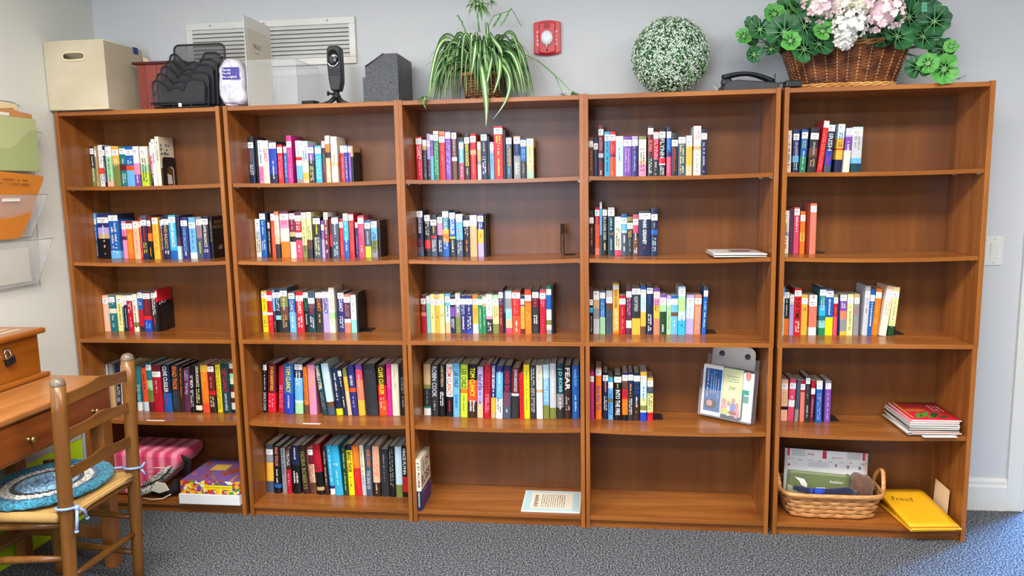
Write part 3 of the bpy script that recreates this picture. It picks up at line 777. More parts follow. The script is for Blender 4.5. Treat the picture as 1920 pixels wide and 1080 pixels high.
for ri, (u, k, (ox, oy), sc, base, hard, data, end) in enumerate(ROWS):
    sy = .152 if hard else .178
    if k == 4: sy = .135
    lo = UX[u]+T+(.0012 if k < 3 else .0032); hi = UX[u]+BW-T-(.001 if k < 3 else .003); items = []
    P = lambda x, y: (ox+x/sc, oy+y/sc)
    for bi, line in enumerate(data.strip().split('\n')):
        head, st, pr = line.split('|'); f = head.split()
        xl, xr, yt = float(f[0]), float(f[1]), float(f[2]); xtl = None; cols = f[3]
        if f[3][0] == '@': xtl = float(f[3][1:]); cols = f[4]
        bands = []; tot = 0
        for c in cols.split(','):
            if ':' in c: c, fr = c.split(':'); fr = float(fr)
            else: fr = max(.05, 1-tot)
            tot += fr; bands.append((c, fr))
        s_ = sum(b2[1] for b2 in bands); bands = [(c, fr/s_) for c, fr in bands]
        X0 = at(*P(xl, base), Y=sy).x; X1 = at(*P(xr, base), Y=sy).x
        topx = xtl if xtl is not None else xl
        pt = at(*P(topx+(xr-xl)/2, yt), Y=sy); hh = pt.z-shelfz(u, k, (X0+X1)/2)
        ang = math.atan2(pt.x-(X0+X1)/2, hh) if xtl is not None else 0
        if abs(ang) < .02: ang = 0
        ang = max(-.13, min(.14, ang))
        if u == 0 and bi == 0: ang = 0
        items.append([X0, X1, hh/math.cos(ang), ang, bands, st, pr])
    fac = 1.0
    while True:          # foot positions, squeezed a little when a tight row would not fit
        prev, pa, ph, out = -9, 0, 0, []
        for X0, X1, hh, ang, *_ in items:
            x0 = max(X0, prev, lo); wd = max(.007, (X1-x0)*math.cos(ang)-.0004)*fac
            if ang < pa: x0 = max(x0, prev+math.tan(pa-ang)*min(hh, ph))
            foot = wd*math.cos(ang) if ang < 0 else wd/math.cos(ang)
            out.append((x0, wd)); prev = x0+foot+.0004; pa, ph = ang, hh
        if prev <= min(hi, items[-1][1]+.006) or fac < .8: break
        fac -= .01
    for bi, (X0, X1, hh, ang, bands, st, pr) in enumerate(items):
        x0, wd = out[bi]; dp = (.158 if hard else .104)
        if not hard and hh > .185: dp = .118
        rr = random.Random(ri*100+bi)
        jit = rr.uniform(-.004, .006)
        if hh > .2 and not hard: jit -= .006
        stick = None if st.strip() == '-' else float(st)
        prints = [q for q in pr.split(';') if q] or (['m:%s:.3:.9' % contrast(max(bands, key=lambda b: b[1])[0])] if stick is not None else [])
        root = make_book(wd, hh, min(dp, BY-.004-(sy+jit)), hard, bands, stick, prints, ri*97+bi*13)
        zf = max(shelfz(u, k, x0), shelfz(u, k, x0+wd))
        root.rotation_euler = (0, ang, 0); dz = 0
        if ang > 0: dz = wd*math.sin(ang)    # leaning right: its right foot carries it
        root.location = (x0, sy+jit, zf+.0003+dz)
        order = sorted(bands, key=lambda b: -b[1]); words = []
        for c, fr in order:
            wn = PAL[c][1]
            if wn not in words and len(words) < 2 and (fr > .14 or not words): words.append(wn)
        ALLB.append(dict(o=root, u=u, k=k, i=bi, w=words, tw=wd, h=hh, hard=hard, ang=ang, stick=stick))
    prev = prev+math.tan(max(0, items[-1][3]))*0
    prevang = items[-1][3]
    if end:
        kk = 0
        bookend(prev+.0006+max(0, math.tan(prevang))*.128, sy+.012, shelfz(u, k, prev)+.0006, end, 'black steel bookend %s on the %s shelf, %s bookcase' % ('at the right of the books' if True else '', SHN[k], CASEN[u]))

# what the covers of three end books show
for e in ALLB:
    key = (e['u'], e['k']); last = max(q['i'] for q in ALLB if (q['u'], q['k']) == key)
    if e['i'] != last or key not in ((0, 0), (0, 1), (0, 2)): continue
    x = e['tw']+.0004; h = e['h']; o = e['o']; mb = MB()
    if key == (0, 0):
        scribble(mb, (x, .012, h*.62), (0, .085, 0), (0, 0, h*.26), 3, 0, .45, 5, .7); mb.build('cover_lettering', bookmat('slate'), o)
        mb = MB(); mb.quad([(x, .004, .004), (x, .1, .004), (x, .1, h*.34), (x, .07, h*.42), (x, .03, h*.4), (x, .004, h*.36)]); mb.build('cover_picture', bookmat('brown'), o)
        mb = MB(); mb.quad([(x+.0003, .04, .01), (x+.0003, .09, .01), (x+.0003, .085, h*.22), (x+.0003, .05, h*.26)]); mb.build('cover_figure', bookmat('white'), o)
    elif key == (0, 1):
        add_text(mb, 'DAVID', (x, .02, h*.84), (0, .07, 0), (0, 0, h*.09)); add_text(mb, 'BALDACCI', (x, .008, h*.72), (0, .09, 0), (0, 0, h*.09)); mb.build('cover_author', bookmat('tan'), o)
        mb = MB(); add_text(mb, 'MINUTE TO', (x, .035, h*.34), (0, .05, 0), (0, 0, h*.09)); add_text(mb, 'MIDNIGHT', (x, .035, h*.2), (0, .05, 0), (0, 0, h*.11)); mb.build('cover_title', bookmat('white'), o)
    else:
        scribble(mb, (x, .012, h*.62), (0, .085, 0), (0, 0, h*.09), 1, 0, .6, 5, .8); mb.build('cover_lettering', bookmat('silver'), o)

# labels that single each book out
rowsd = {}
for e in ALLB: rowsd.setdefault((e['u'], e['k']), []).append(e)
seen = {}
for (u, k), L in rowsd.items():
    mh = sorted(e['h'] for e in L)[len(L)//2]; mw = sorted(e['tw'] for e in L)[len(L)//2]
    for j, e in enumerate(L):
        e['adj'] = 'tall ' if e['h'] > mh*1.1 else ('short ' if e['h'] < mh*.93 else ('thick ' if e['tw'] > mw*1.35 else ('thin ' if e['tw'] < mw*.62 else '')))
        kind = 'hardcover' if e['hard'] else 'paperback'
        l = L[j-1]['w'][0] if j else None; r = L[j+1]['w'][0] if j < len(L)-1 else None
        where = 'between %s and %s' % (l, r) if l and r else ('at row start, before %s' % r if r else 'at row end, after %s' % l)
        for v in range(4):
            desc = ' and '.join(e['w'])
            if v == 1 and l and r:
                where = 'between %s and %s' % ('-'.join(L[j-1]['w']), r)
            if v == 2 and l and r:
                where = 'between %s and %s' % ('-'.join(L[j-1]['w']), '-'.join(L[j+1]['w']))
            if v == 3:
                where = 'after %s' % ', '.join(L[q]['w'][0] for q in range(max(0, j-3), j))
            lab = '%s%s %s %s, %s shelf, %s bookcase' % (e['adj'], desc, kind, where, SHN[k], CASEN[u])
            if lab not in seen: break
        seen[lab] = 1
        tag(e['o'], lab, 'book', 'books on the %s shelf of the %s bookcase' % (SHN[k], CASEN[u]))
        # a tilt keeps the parts together because they are children of the cover

# ------------------------------------------------------------------ wall fixtures
ENAM = mat('vent_enamel', 'd6d5cf', .4); VDARK = mat('duct_dark', '55565a', .8)
t = empty('wall_vent', (.455, YB, 2.031), label='wide white louvred air return grille high on the wall behind the ballot box', cat='vent')
VW, VH = .808, .205; fr = .03
mb = MB()
for a, c in (((0, 0), (VW, fr)), ((0, VH-fr), (VW, VH)), ((0, fr), (fr, VH-fr)), ((VW-fr, fr), (VW, VH-fr)), ((VW*.47, fr), (VW*.47+.014, VH-fr))):
    mb.box((a[0], -.014, a[1]), (c[0], -.0005, c[1]))
mb.build('frame', ENAM, t, bevel=.002)
MB().box((fr, -.002, fr), (VW-fr, -.0005, VH-fr)).build('duct_backing', VDARK, t)
for j in range(8):
    z = fr+(VH-2*fr)*(j+.5)/8; mb = MB()
    M = Matrix.Translation((0, -.009, z)) @ Matrix.Rotation(math.radians(52), 4, 'X')
    mb.box((fr, -.0106, -.0006), (VW*.47, .0106, .0006), M=M); mb.box((VW*.47+.014, -.0106, -.0006), (VW-fr, .0106, .0006), M=M)
    mb.build('louvre_slat', ENAM, t)
mb = MB()
for x in (.12, VW*.47+.0, .68):
    mb.lathe([(.004, 0), (.003, .002)], 10, M=Matrix.Translation((x, -.014, VH-fr*.45)) @ Matrix.Rotation(PI/2, 4, 'X'))
mb.build('screws', mat('steel', '8d8d90', .35, metal=1), t)

REDP = mat('alarm_red', 'c4141f', .3, spec=.5); WHT = mat('white_print', 'f2f0ee', .5)
t = empty('fire_alarm', (2.13, YB, 2.031), label='red fire alarm horn with clear strobe lens on the wall', cat='fire alarm')
mb = MB(); aw, ah = .0585, .144; N = 14
def plate(mb, w, h, y0, y1, bow, z0=0):
    top = [(-w+2*w*i/N, h+bow*math.sin(PI*i/N)-bow) for i in range(N+1)]; bot = [(w-2*w*i/N, bow-bow*math.sin(PI*i/N)) for i in range(N+1)]
    mb.prism([(x, z+z0) for x, z in top+bot], y1, y0)
plate(mb, aw, ah+.004, 0, -.02, .009)
mb.build('housing', REDP, t, bevel=.004)
mb = MB(); plate(mb, aw*.62, ah*.94, -.02, -.034, .006, .004); mb.build('front_cover', REDP, t, bevel=.005)
mb = MB()
for j in range(4): mb.box((-.014, -.0348, .112+j*.0055), (.014, -.034, .1145+j*.0055))
mb.build('horn_slots', mat('alarm_dark', '6a0b12', .6), t)
mb = MB(); prof = [(.026, 0), (.026, .008), (.022, .014), (.012, .017)]
mb.lathe(prof, 20, M=Matrix.Translation((0, -.034, .07)) @ Matrix.Rotation(PI/2, 4, 'X'), sx=1, sy=1.2)
lens = mb.build('strobe_lens', mat('strobe_clear', 'e9edf0', .08, spec=.8, coat=.6), t)
mb = MB()
for j in range(5): mb.box((-.016+j*.0065, -.0525, .052+(j % 2)*.01), (-.0125+j*.0065, -.051, .076+(j % 3)*.006))
mb.box((-.0018, -.0525, .03), (.0018, -.038, .05)); mb.build('reflector', mat('strobe_grey', '8b8f94', .3, metal=.6), t)
mb = MB()
for sx in (-.045, .037):
    for j, ch in enumerate('FIRE'): add_text(mb, ch, (sx, -.0208, .092-j*.017), (.0075 if ch != 'I' else .003, 0, 0), (0, 0, .011))
mb.build('fire_lettering', WHT, t)
MB().lathe([(.004, 0), (.004, .001)], 10, M=Matrix.Translation((0, -.034, .018)) @ Matrix.Rotation(PI/2, 4, 'X')).build('key_hole', BLACKM, t)

t = empty('light_switch', (4.022, YB, 1.093), label='white rocker light switch on the wall right of the bookcases', cat='light switch')
MB().box((-.036, -.005, 0), (.036, 0, .124)).build('cover_plate', TRIM, t, bevel=.003)
mb = MB(); mb.add([(-.016, -.006, .03), (.016, -.006, .03), (.016, -.006, .094), (-.016, -.006, .094), (-.016, -.011, .094), (.016, -.011, .094)], [(0, 1, 5, 4), (0, 4, 3), (1, 2, 5), (3, 4, 5, 2)])
mb.build('rocker', TRIM, t)
mb = MB()
for z in (.012, .112): mb.lathe([(.003, 0), (.003, .0008)], 8, M=Matrix.Translation((0, -.005, z)) @ Matrix.Rotation(PI/2, 4, 'X'))
mb.build('screws', mat('screw_white', 'bdbdb8', .4), t)

# ------------------------------------------------------------------ things on top of the bookcases
ZT = H+.0005
def uv_super(mb, c, sx, sy, sz, e1=.5, e2=.5, n=24, m=14, mi=0, f=None):
    vs = []; fs = []
    sg = lambda v, e: math.copysign(abs(v)**e, v)
    for i in range(m+1):
        a = -PI/2+PI*i/m
        for k in range(n):
            b2 = 2*PI*k/n
            v = Vector((sx*sg(math.cos(a), e1)*sg(math.cos(b2), e2), sy*sg(math.cos(a), e1)*sg(math.sin(b2), e2), sz*sg(math.sin(a), e1)))
            if f: v = f(v)
            vs.append(v+Vector(c))
    for i in range(m):
        for k in range(n):
            k2 = (k+1) % n; fs.append((i*n+k, i*n+k2, (i+1)*n+k2, (i+1)*n+k))
    mb.add(vs, fs, mi, True); return mb

# cream canvas storage cube
CANV = mat('cream_canvas', 'ddd0b2', .9, sheen=.2); nt, b = nodes(CANV); mp = texco(nt, (1, 1, 1)); n = noise(nt, mp, 500, 2); bump(nt, b, n.outputs[0], .25, .0006)
n3 = noise(nt, mp, 5, 2); r = ramp(nt, [(.35, 'bcae92'), (.65, 'c9bda3')]); nt.links.new(n3.outputs[0], r.inputs[0]); nt.links.new(r.outputs[0], b.inputs['Base Color'])
t = empty('storage_cube', (-.008, -.012, ZT+.0032), label='cream canvas storage cube with an oval handle hole, on the leftmost bookcase', cat='storage box')
cw, cd, ch = .277, .27, .287; th = .006
def slab_with_hole(name, y0, hole=True):
    mb = MB(); N = 16; hx, hz, ha, hb = .135, .225, .052, .017
    outer = []; inner = []
    for i in range(N*2):
        a = 2*PI*(i+.5)/(N*2); cx, sx2 = math.cos(a), math.sin(a)
        inner.append((hx+ha*math.copysign(abs(cx)**.6, cx), hz+hb*math.copysign(abs(sx2)**.6, sx2)))
        s1 = min((cw-hx if cx > 0 else hx)/max(abs(cx), 1e-6), (ch-hz if sx2 > 0 else hz)/max(abs(sx2), 1e-6)); outer.append((hx+cx*s1, hz+sx2*s1))
    for cx, cz in ((0, 0), (cw, 0), (0, ch), (cw, ch)):
        k = min(range(len(outer)), key=lambda q: (outer[q][0]-cx)**2+(outer[q][1]-cz)**2); outer[k] = (cx, cz)
    n = len(outer)
    for yy in (y0, y0+th): mb.add([(x, yy, z) for x, z in outer]+[(x, yy, z) for x, z in inner], [(k, (k+1) % n, n+(k+1) % n, n+k) for k in range(n)])
    for ring in (outer, inner): mb.add([(x, y0, z) for x, z in ring]+[(x, y0+th, z) for x, z in ring], [(k, (k+1) % n, n+(k+1) % n, n+k) for k in range(n)])
    return mb.build(name, CANV, t), inner
fp, inner = slab_with_hole('front_panel', 0)
mb = MB(); mb.tube([(hx, -.001, hz) for hx, hz in inner], .005, 6, closed=True, flat=(1, .5)); mb.build('handle_rim', mat('cream_piping', 'd8ceaa', .6), fp)
slab_with_hole('back_panel', cd-th)
MB().box((0, th, 0), (th, cd-th, ch)).build('side_panel', CANV, t); MB().box((cw-th, th, 0), (cw, cd-th, ch)).build('side_panel', CANV, t)
MB().box((th, th, 0), (cw-th, cd-th, th)).build('base_panel', CANV, t)
mb = MB(); e = .003; mb.tube([(e, e, ch), (cw-e, e, ch), (cw-e, cd-e, ch), (e, cd-e, ch)], .0042, 6, closed=True)
mb.tube([(e, -.001, .004), (cw-e, -.001, .004)], .0035, 6); mb.build('edge_binding', mat('cream_piping', 'd8ceaa', .6), t)
MB().box((cw-.001, .205, ch-.022), (cw+.004, .235, ch+.006)).build('blue_tag', mat('tag_blue', '24307c', .5), t)
# canvas lid flap standing behind it
mb = MB(); pts = [(0, 0), (.03, 0)]+[(.03-.02+.02*math.cos(a), .235+.02*math.sin(a)) for a in [PI/2*i/6 for i in range(7)]]+[(0, .262)]
mb.prism(pts, 0, .01)
o = mb.build('canvas_divider', mat('peach_canvas', 'd9c3a6', .9), None, loc=(.283, .24, ZT)); tag(o, 'peach fabric panel with a rounded corner standing behind the cream storage cube', 'fabric panel')

REDW = wood('red_painted_wood', 2, ('74302a', '8a3e34', '984a3c'), .45)
t = empty('red_wooden_box', (.318, .138, ZT), label='red-brown wooden box with a dark lid, left of the black mesh sorter', cat='box')
MB().box((0, .0, 0), (.21, .17, .208)).build('box_body', REDW, t, bevel=.002)
MB().box((-.02, -.012, .208), (.225, .18, .219)).build('lid', mat('maroon_lid', '4e161b', .4), t, bevel=.002)
mb = MB()
for x in (.035, .09, .14): mb.box((x, -.0006, .002), (x+.0015, 0, .206))
mb.build('plank_seams', mat('maroon_lid', '4e161b', .4), t)

# black mesh file sorter
WIRE = mat('black_wire', '1b1c20', .4); MESHM = mat('wire_mesh', '2a2c31', .5); nt, b = nodes(MESHM)
mp = texco(nt, (430, 430, 430), (0, .78, 0)); br = nt.nodes.new('ShaderNodeTexChecker'); br.inputs['Scale'].default_value = 1.0
nt.links.new(mp.outputs[0], br.inputs['Vector']); mr = nt.nodes.new('ShaderNodeMapRange'); mr.inputs[3].default_value = .42; mr.inputs[4].default_value = .95
nt.links.new(br.outputs['Fac'], mr.inputs[0]); nt.links.new(mr.outputs[0], b.inputs['Alpha'])
t = empty('mesh_file_sorter', (.478, .0, ZT+.004), label='black wire mesh tiered file sorter in front of the red wooden box', cat='file sorter')
def sorter_outline(w, h, plain):
    def arc(cx, cz, r, a0, a1, n=5): return [(cx+r*math.cos(math.radians(a0+(a1-a0)*i/n)), cz+r*math.sin(math.radians(a0+(a1-a0)*i/n))) for i in range(n+1)]
    if plain: return [(0, 0)]+arc(.022, h-.022, .022, 180, 90)+arc(w-.022, h-.022, .022, 90, 0)+[(w, 0)]
    d = min(.05, h*.45)
    return [(0, 0)]+arc(.02, h-.02, .02, 180, 60)+[(w*.24, h-d*.6)]+[(w*(.3+.3*i/6), h-d+.014*math.sin(PI*i/6)) for i in range(7)]+[(w*.63, h-d*.6)]+arc(w*.68+.012, h-.014, .014, 170, 90)+arc(w-.03, h-.03, .03, 90, 0)+[(w*1.0, 0)]
for j in range(6):
    w = .232; h = (.1, .132, .165, .19, .222, .262)[j]; y = .003+j*.0215; x = -.012+j*.0095
    ol = sorter_outline(w, h, j == 5)
    mb = MB(); n = len(ol); mb.add([(x+a, y, c+.012) for a, c in ol], [tuple(range(n))]); dv = mb.build('mesh_divider', MESHM, t)
    MB().tube([(x+a, y, c+.012) for a, c in ol], .0042, 7, closed=True).build('wire_frame', WIRE, dv)
mb = MB(); mb.add([(-.006, .0, .012), (.24, .0, .012), (.26, .115, .014), (.03, .115, .014)], [(0, 1, 2, 3)])
mb.build('mesh_tray', MESHM, t)
mb = MB(); mb.tube([(-.006, 0, .0), (.236, 0, .0), (.256, .115, .0), (.03, .115, .0)], .0035, 7, closed=True); mb.tube([(-.02, -.004, .018), (.24, -.004, .016)], .003, 6); mb.tube([(-.02, -.004, .018), (-.02, -.004, .008)], .003, 6)
for x in (-.004, .08, .16, .236): mb.tube([(x, 0, 0), (x, 0, .016)], .003, 6)
for s in (0, .222): mb.tube([(s+.035, .11, .22), (s-.008, .003, .05)], .003, 6)
mb.build('base_frame', WIRE, t)
MB().box((.105, -.006, .0), (.118, -.003, .016)).build('price_sticker', STICK, t)

# clear packing-pillow bag
BAGM = mat('cloudy_plastic', 'd8d4e2', .22, spec=.6, coat=.3); nt, b = nodes(BAGM); mp = texco(nt, (1, 1, .5))
n = noise(nt, mp, 26, 4, .6, 1.5); bump(nt, b, n.outputs[0], .9, .012); r = ramp(nt, [(.35, 'b5aecb'), (.5, 'dcd9e4'), (.7, 'efeeee')]); nt.links.new(n.outputs[0], r.inputs[0]); nt.links.new(r.outputs[0], b.inputs['Base Color'])
rb = random.Random(3)
def crumple(v):
    q = v.copy(); a = math.sin(q.x*70+q.z*55)*.004+math.sin(q.z*120+q.x*30)*.003
    q.y += a; q.x += math.sin(q.z*60)*.004; k = 1-.25*max(0, q.z/.1)**2; q.x *= k
    return q
mb = MB(); uv_super(mb, (0, 0, .102), .060, .045, .101, .55, .6, 30, 22, f=crumple)
t = tag(mb.build('plastic_pillow_bag', BAGM, None, loc=(.803, .07, ZT+.0005)), 'cloudy plastic bag with a purple label between the mesh sorter and the ballot box', 'plastic bag')
mb = MB(); mb.add([(x, -.0515+.004*abs(x/.05), z) for z in (.112, .162) for x in (-.03, -.008, .012, .046)], [(0, 1, 5, 4), (1, 2, 6, 5), (2, 3, 7, 6)])
mb.build('purple_label', mat('label_purple', '352a8f', .35), t)
mb = MB()
for s, z in (('The one.', .146), ('The only.', .131), ('The original.', .116)): add_text(mb, s, (-.028 if len(s) < 10 else -.03, -.0528, z), ((.04 if len(s) < 10 else .068), 0, 0), (0, 0, .011))
mb.build('label_lettering', WHT, t)
mb = MB(); scribble(mb, (-.005, -.0500, .03), (.045, 0, 0), (0, 0, .07), 9, 0, .6, 5, .25); mb.build('fine_print', mat('print_violet', '8d86b8', .5), t)
MB().tube([(-.05, -.047, .004), (-.02, -.052, .016), (.02, -.05, .012), (.062, -.04, .003)], .0018, 6).build('drawstring', mat('string_violet', '3c2b52', .5), t)

# clear acrylic ballot box with a tall sign panel at its left side
ACR = mat('clear_acrylic', 'f4f6f6', .04, trans=1, ior=1.12, spec=.5); nt, b = nodes(ACR)
ACE = mat('acrylic_edge', 'dfe5e3', .15, alpha=.55, spec=.6)
FROST = mat('frosted_acrylic', 'e8e3d8', .25, alpha=.62, spec=.5)
t = empty('ballot_box', (.885, .02, ZT), label='clear acrylic ballot box with a tall frosted sign panel, beside the plastic bag', cat='ballot box')
bw, bd, bh = .215, .25, .185
mb = MB()
for a, c in (((0, 0, 0), (bw, .003, bh)), ((0, bd-.003, 0), (bw, bd, bh)), ((bw-.003, .003, 0), (bw, bd-.003, bh)), ((0, .003, 0), (bw-.003, bd-.003, .003)), ((0, .0, bh), (bw, bd, bh+.003))): mb.box(a, c)
mb.build('clear_case', mat('clear_sheet', 'eef1f1', .08, alpha=.1, spec=.8), t)
MB().box((-.003, 0, 0), (0, bd, .372)).build('sign_panel', FROST, t)
mb = MB()
for p, q in (((0, 0, 0), (0, 0, .372)), ((0, 0, .372), (0, bd, .372)), ((0, bd, 0), (0, bd, .372)), ((0, 0, bh), (bw, 0, bh)), ((bw, 0, 0), (bw, 0, bh)), ((bw, 0, bh), (bw, bd, bh)), ((bw, bd, 0), (bw, bd, bh)), ((0, bd, bh), (bw, bd, bh))): mb.tube([p, q], .0014, 5)
mb.build('polished_edges', ACE, t)
MB().box((.0003, .02, .004), (.0011, bd-.015, .325)).build('paper_insert', mat('insert_paper', 'e6dcc8', .7, alpha=.8), t)
mb = MB(); add_text(mb, 'BALLOT', (.0016, .075, .25), (0, .075, 0), (0, 0, .02)); scribble(mb, (.0016, .085, .228), (0, .04, 0), (0, 0, .01), 1, 0, 1, 4)
mb.build('sign_lettering', mat('grey_print', '77777a', .6), t)

# black upright handset camera on a small tripod
RUB = mat('black_rubber', '1d1e21', .5); GLOSS = mat('gloss_black', '101115', .12, coat=.5)
t = empty('tripod_camera', (1.235, .12, ZT), label='black upright camera with a silver arc on a small tripod, beside the dark metal box', cat='camera')
mb = MB(); body = [(-.018, .062), (.02, .062), (.03, .10), (.031, .175), (.029, .238), (.022, .248), (-.02, .248), (-.028, .236), (-.03, .18), (-.026, .11)]
mb.prism(body, -.022, .03); mb.build('camera_body', RUB, t, bevel=.006)
mb = MB(); mb.lathe([(.024, 0), (.024, .004), (.018, .008)], 24, M=Matrix.Translation((0, -.021, .2)) @ Matrix.Rotation(PI/2, 4, 'X'), sy=1.35); mb.build('lens_window', GLOSS, t)
mb = MB(); mb.tube([(.026*math.sin(a), -.026, .196-.034*math.cos(a)) for a in [math.radians(-62+124*i/12) for i in range(13)]], .0035, 6); mb.build('silver_arc', mat('bright_chrome', 'd5d8dc', .15, metal=1), t)
mb = MB(); mb.box((-.022, -.0232, .125), (.024, -.0215, .152)); mb.build('control_panel', GLOSS, t, bevel=.002)
mb = MB(); mb.tube([(0, 0, .03), (0, 0, .066)], .013, 12); uv_super(mb, (0, 0, .04), .018, .018, .014, 1, 1, 14, 8)
mb.build('ball_joint', RUB, t)
mb = MB(); mb.tube([(-.012, -.004, .05), (-.034, -.01, .053)], .005, 8); mb.tube([(-.03, -.009, .053), (-.038, -.011, .0535)], .010, 10); mb.build('tilt_knob', RUB, t)
for a in (200, 340, 90):
    a = math.radians(a); MB().tube([(.008*math.cos(a), .008*math.sin(a), .034), (.03*math.cos(a), .03*math.sin(a), .016), (.068*math.cos(a), .068*math.sin(a), .004)], [.011, .009, .005], 8).build('tripod_leg', RUB, t)
o = MB().box((0, 0, 0), (.058, .045, .019)).build('power_adapter', RUB, None, loc=(1.1, .06, ZT), rot=(0, 0, -.25), bevel=.002); tag(o, 'small flat black adapter box at the foot of the ballot box', 'adapter')
mb = MB(); mb.tube([(1.157, .073, ZT+.012), (1.175, .085, ZT+.009), (1.2, .10, ZT+.014), (1.218, .112, ZT+.03)], .0022, 6)
tag(mb.build('power_cable', RUB), 'thin black cable from the adapter to the tripod camera', 'cable')

HAM = mat('hammered_enamel', '43464c', .4, metal=.25); nt, b = nodes(HAM); mp = texco(nt, (1, 1, 1))
vo = nt.nodes.new('ShaderNodeTexVoronoi'); vo.inputs['Scale'].default_value = 210; nt.links.new(mp.outputs[0], vo.inputs['Vector']); bump(nt, b, vo.outputs['Distance'], .6, .002)
r = ramp(nt, [(.1, '5a5e66'), (.6, '34363b')]); nt.links.new(vo.outputs['Distance'], r.inputs[0]); nt.links.new(r.outputs[0], b.inputs['Base Color'])
t = empty('metal_drop_box', (1.376, .05, ZT), label='dark grey hammered metal box with a slanted top, between the camera and the spider plant', cat='metal box')
mb = MB(); mb.prism([(0, 0), (.152, 0), (.152, .198), (.093, .198), (.012, .148), (.012, .105), (0, .105)], 0, .235); mb.build('box_body', HAM, t, bevel=.002)
mb = MB(); mb.tube([(.012, -.001, .148), (.093, -.001, .198)], .003, 6); mb.tube([(.012, .236, .148), (.093, .236, .198)], .003, 6); mb.build('folded_edge', HAM, t)
mb = MB(); mb.lathe([(.0035, 0), (.003, .002)], 10, M=Matrix.Translation((.118, 0, .08)) @ Matrix.Rotation(PI/2, 4, 'X')); mb.box((.152, .05, .12), (.153, .058, .14)); mb.build('lock_hole', BLACKM, t)

# telephone
PH = mat('phone_plastic', '191b20', .28, coat=.2); PH2 = mat('phone_base_plastic', '2b2e34', .4)
t = empty('telephone', (2.85, .06, ZT), rz=.03, label='black desk telephone with curved handset, between the topiary ball and the flower basket', cat='telephone')
mb = MB(); mb.prism([(0, 0), (.205, 0), (.212, .02), (.2, .03), (.05, .046), (.012, .04), (-.004, .02)], 0, .17); mb.build('phone_base', PH2, t, bevel=.004)
mb = MB(); N = 14; pts = []
for i in range(N+1):
    a = i/N; pts.append((.0+.2*a, .05, .06+.024*math.sin(PI*a)-.022*a))
mb.tube(pts, [.013+.004*abs(1-2*i/N) for i in range(N+1)], 12, flat=(.7, 1.3)); hs = mb.build('handset', PH, t)
mb = MB(); mb.box((-.004, .028, .028), (.034, .072, .056)); mb.box((.17, .028, .018), (.205, .072, .042)); mb.build('ear_and_mouth_piece', PH, t, bevel=.007)
mb = MB(); mb.tube([(.196, .03, .035), (.203, .03, .068)], .0018, 6); mb.tube([(.2, .02, .028), (.232, .02, .03)], .002, 6); mb.build('antenna', PH, t)
o = MB().box((0, 0, 0), (.06, .045, .026)).build('phone_adapter', PH, None, loc=(3.072, .0, ZT+.003), rot=(0, 0, .1), bevel=.004); tag(o, 'small black plug block at the left foot of the wicker flower basket', 'plug')
mb = MB(); mb.tube([at(1333, 155, Y=.2), at(1339, 161, Y=.18), at(1346, 172, Y=.15)+Vector((0, 0, .0))], .0025, 6); o = mb.build('loose_cord', mat('cord_white', 'd8d8d4', .5)); tag(o, 'short white cord between the topiary ball and the telephone', 'cord')

# ------------------------------------------------------------------ plants
def leafmat(name, c1, c2, rough=.45):
    m = mat(name, c1, rough, spec=.4); nt, b = nodes(m); mp = texco(nt, (1, 1, 1)); n = noise(nt, mp, 22, 3)
    r = ramp(nt, [(.35, c1), (.65, c2)]); nt.links.new(n.outputs[0], r.inputs[0]); nt.links.new(r.outputs[0], b.inputs['Base Color']); return m
SPG = leafmat('spider_leaf_green', '2f5a33', '4f8344'); SPC = mat('spider_leaf_stripe', 'c3d49a', .45)
SPL = leafmat('spider_light_green', '4f9438', '7cb555')
def blade(mb, pts, wid, mi_out=0, mi_in=1, side=None, stripe=.36, fold=.25, tw=0):
    """long folded leaf: dark margins around a pale stripe"""
    n = len(pts); vs = []; fs = []; mis = []
    for i, p in enumerate(pts):
        t = (pts[min(i+1, n-1)]-pts[max(i-1, 0)]).normalized()
        s = t.cross(Vector((0, 0, 1))) if side is None else side-t*side.dot(t)
        s = s.normalized() if s.length > 1e-4 else Vector((1, 0, 0))
        if side is None and tw: s = Matrix.Rotation(tw*min(1, i/(n-1)*1.6), 3, t) @ s
        u = s.cross(t); a = i/(n-1); w2 = wid*(.55+.45*math.sin(min(1, a*2.2)*PI/2))*(1-max(0, (a-.5)/.5)**1.7)+.0003
        for q, lift in ((-1, fold), (-stripe, .05), (stripe, .05), (1, fold)): vs.append(p+s*(w2*q)+u*(w2*lift))
    o = len(mb.v); mb.v += [tuple(v) for v in vs]
    for i in range(n-1):
        for k, mi in ((0, mi_out), (1, mi_in), (2, mi_out)):
            mb.f.append((o+i*4+k, o+i*4+k+1, o+i*4+4+k+1, o+i*4+4+k)); mb.mi.append(mi); mb.sm.append(True)
def weave_basket(name, parent, path_fn, z0, z1, rows, stakes, rad, mats, amp, flat=None, per=2, twist=False):
    """rows of weavers passing in front of and behind upright stakes"""
    mb = MB(); seg = stakes*per
    for r_ in range(rows):
        a = (r_+.5)/rows; z = z0+(z1-z0)*a; pts = []
        for k in range(seg):
            th = 2*PI*k/seg; p, nrm = path_fn(th, a)
            ph = math.cos(PI*k/per+(PI if r_ % 2 else 0))
            pts.append(Vector((p.x, p.y, z))+nrm*amp*ph)
        mb.tube(pts, rad, 5 if not flat else 6, mi=0, closed=True, flat=flat)
    mb.build('woven_rows', mats[0], parent)
    mb = MB()
    for k in range(stakes):
        th = 2*PI*k/stakes; pts = []
        for j in range(7):
            a = j/6; p, nrm = path_fn(th, a); pts.append(Vector((p.x, p.y, z0+(z1-z0)*a)))
        mb.tube(pts, rad*1.1, 5)
    mb.build('stakes', mats[1], parent)
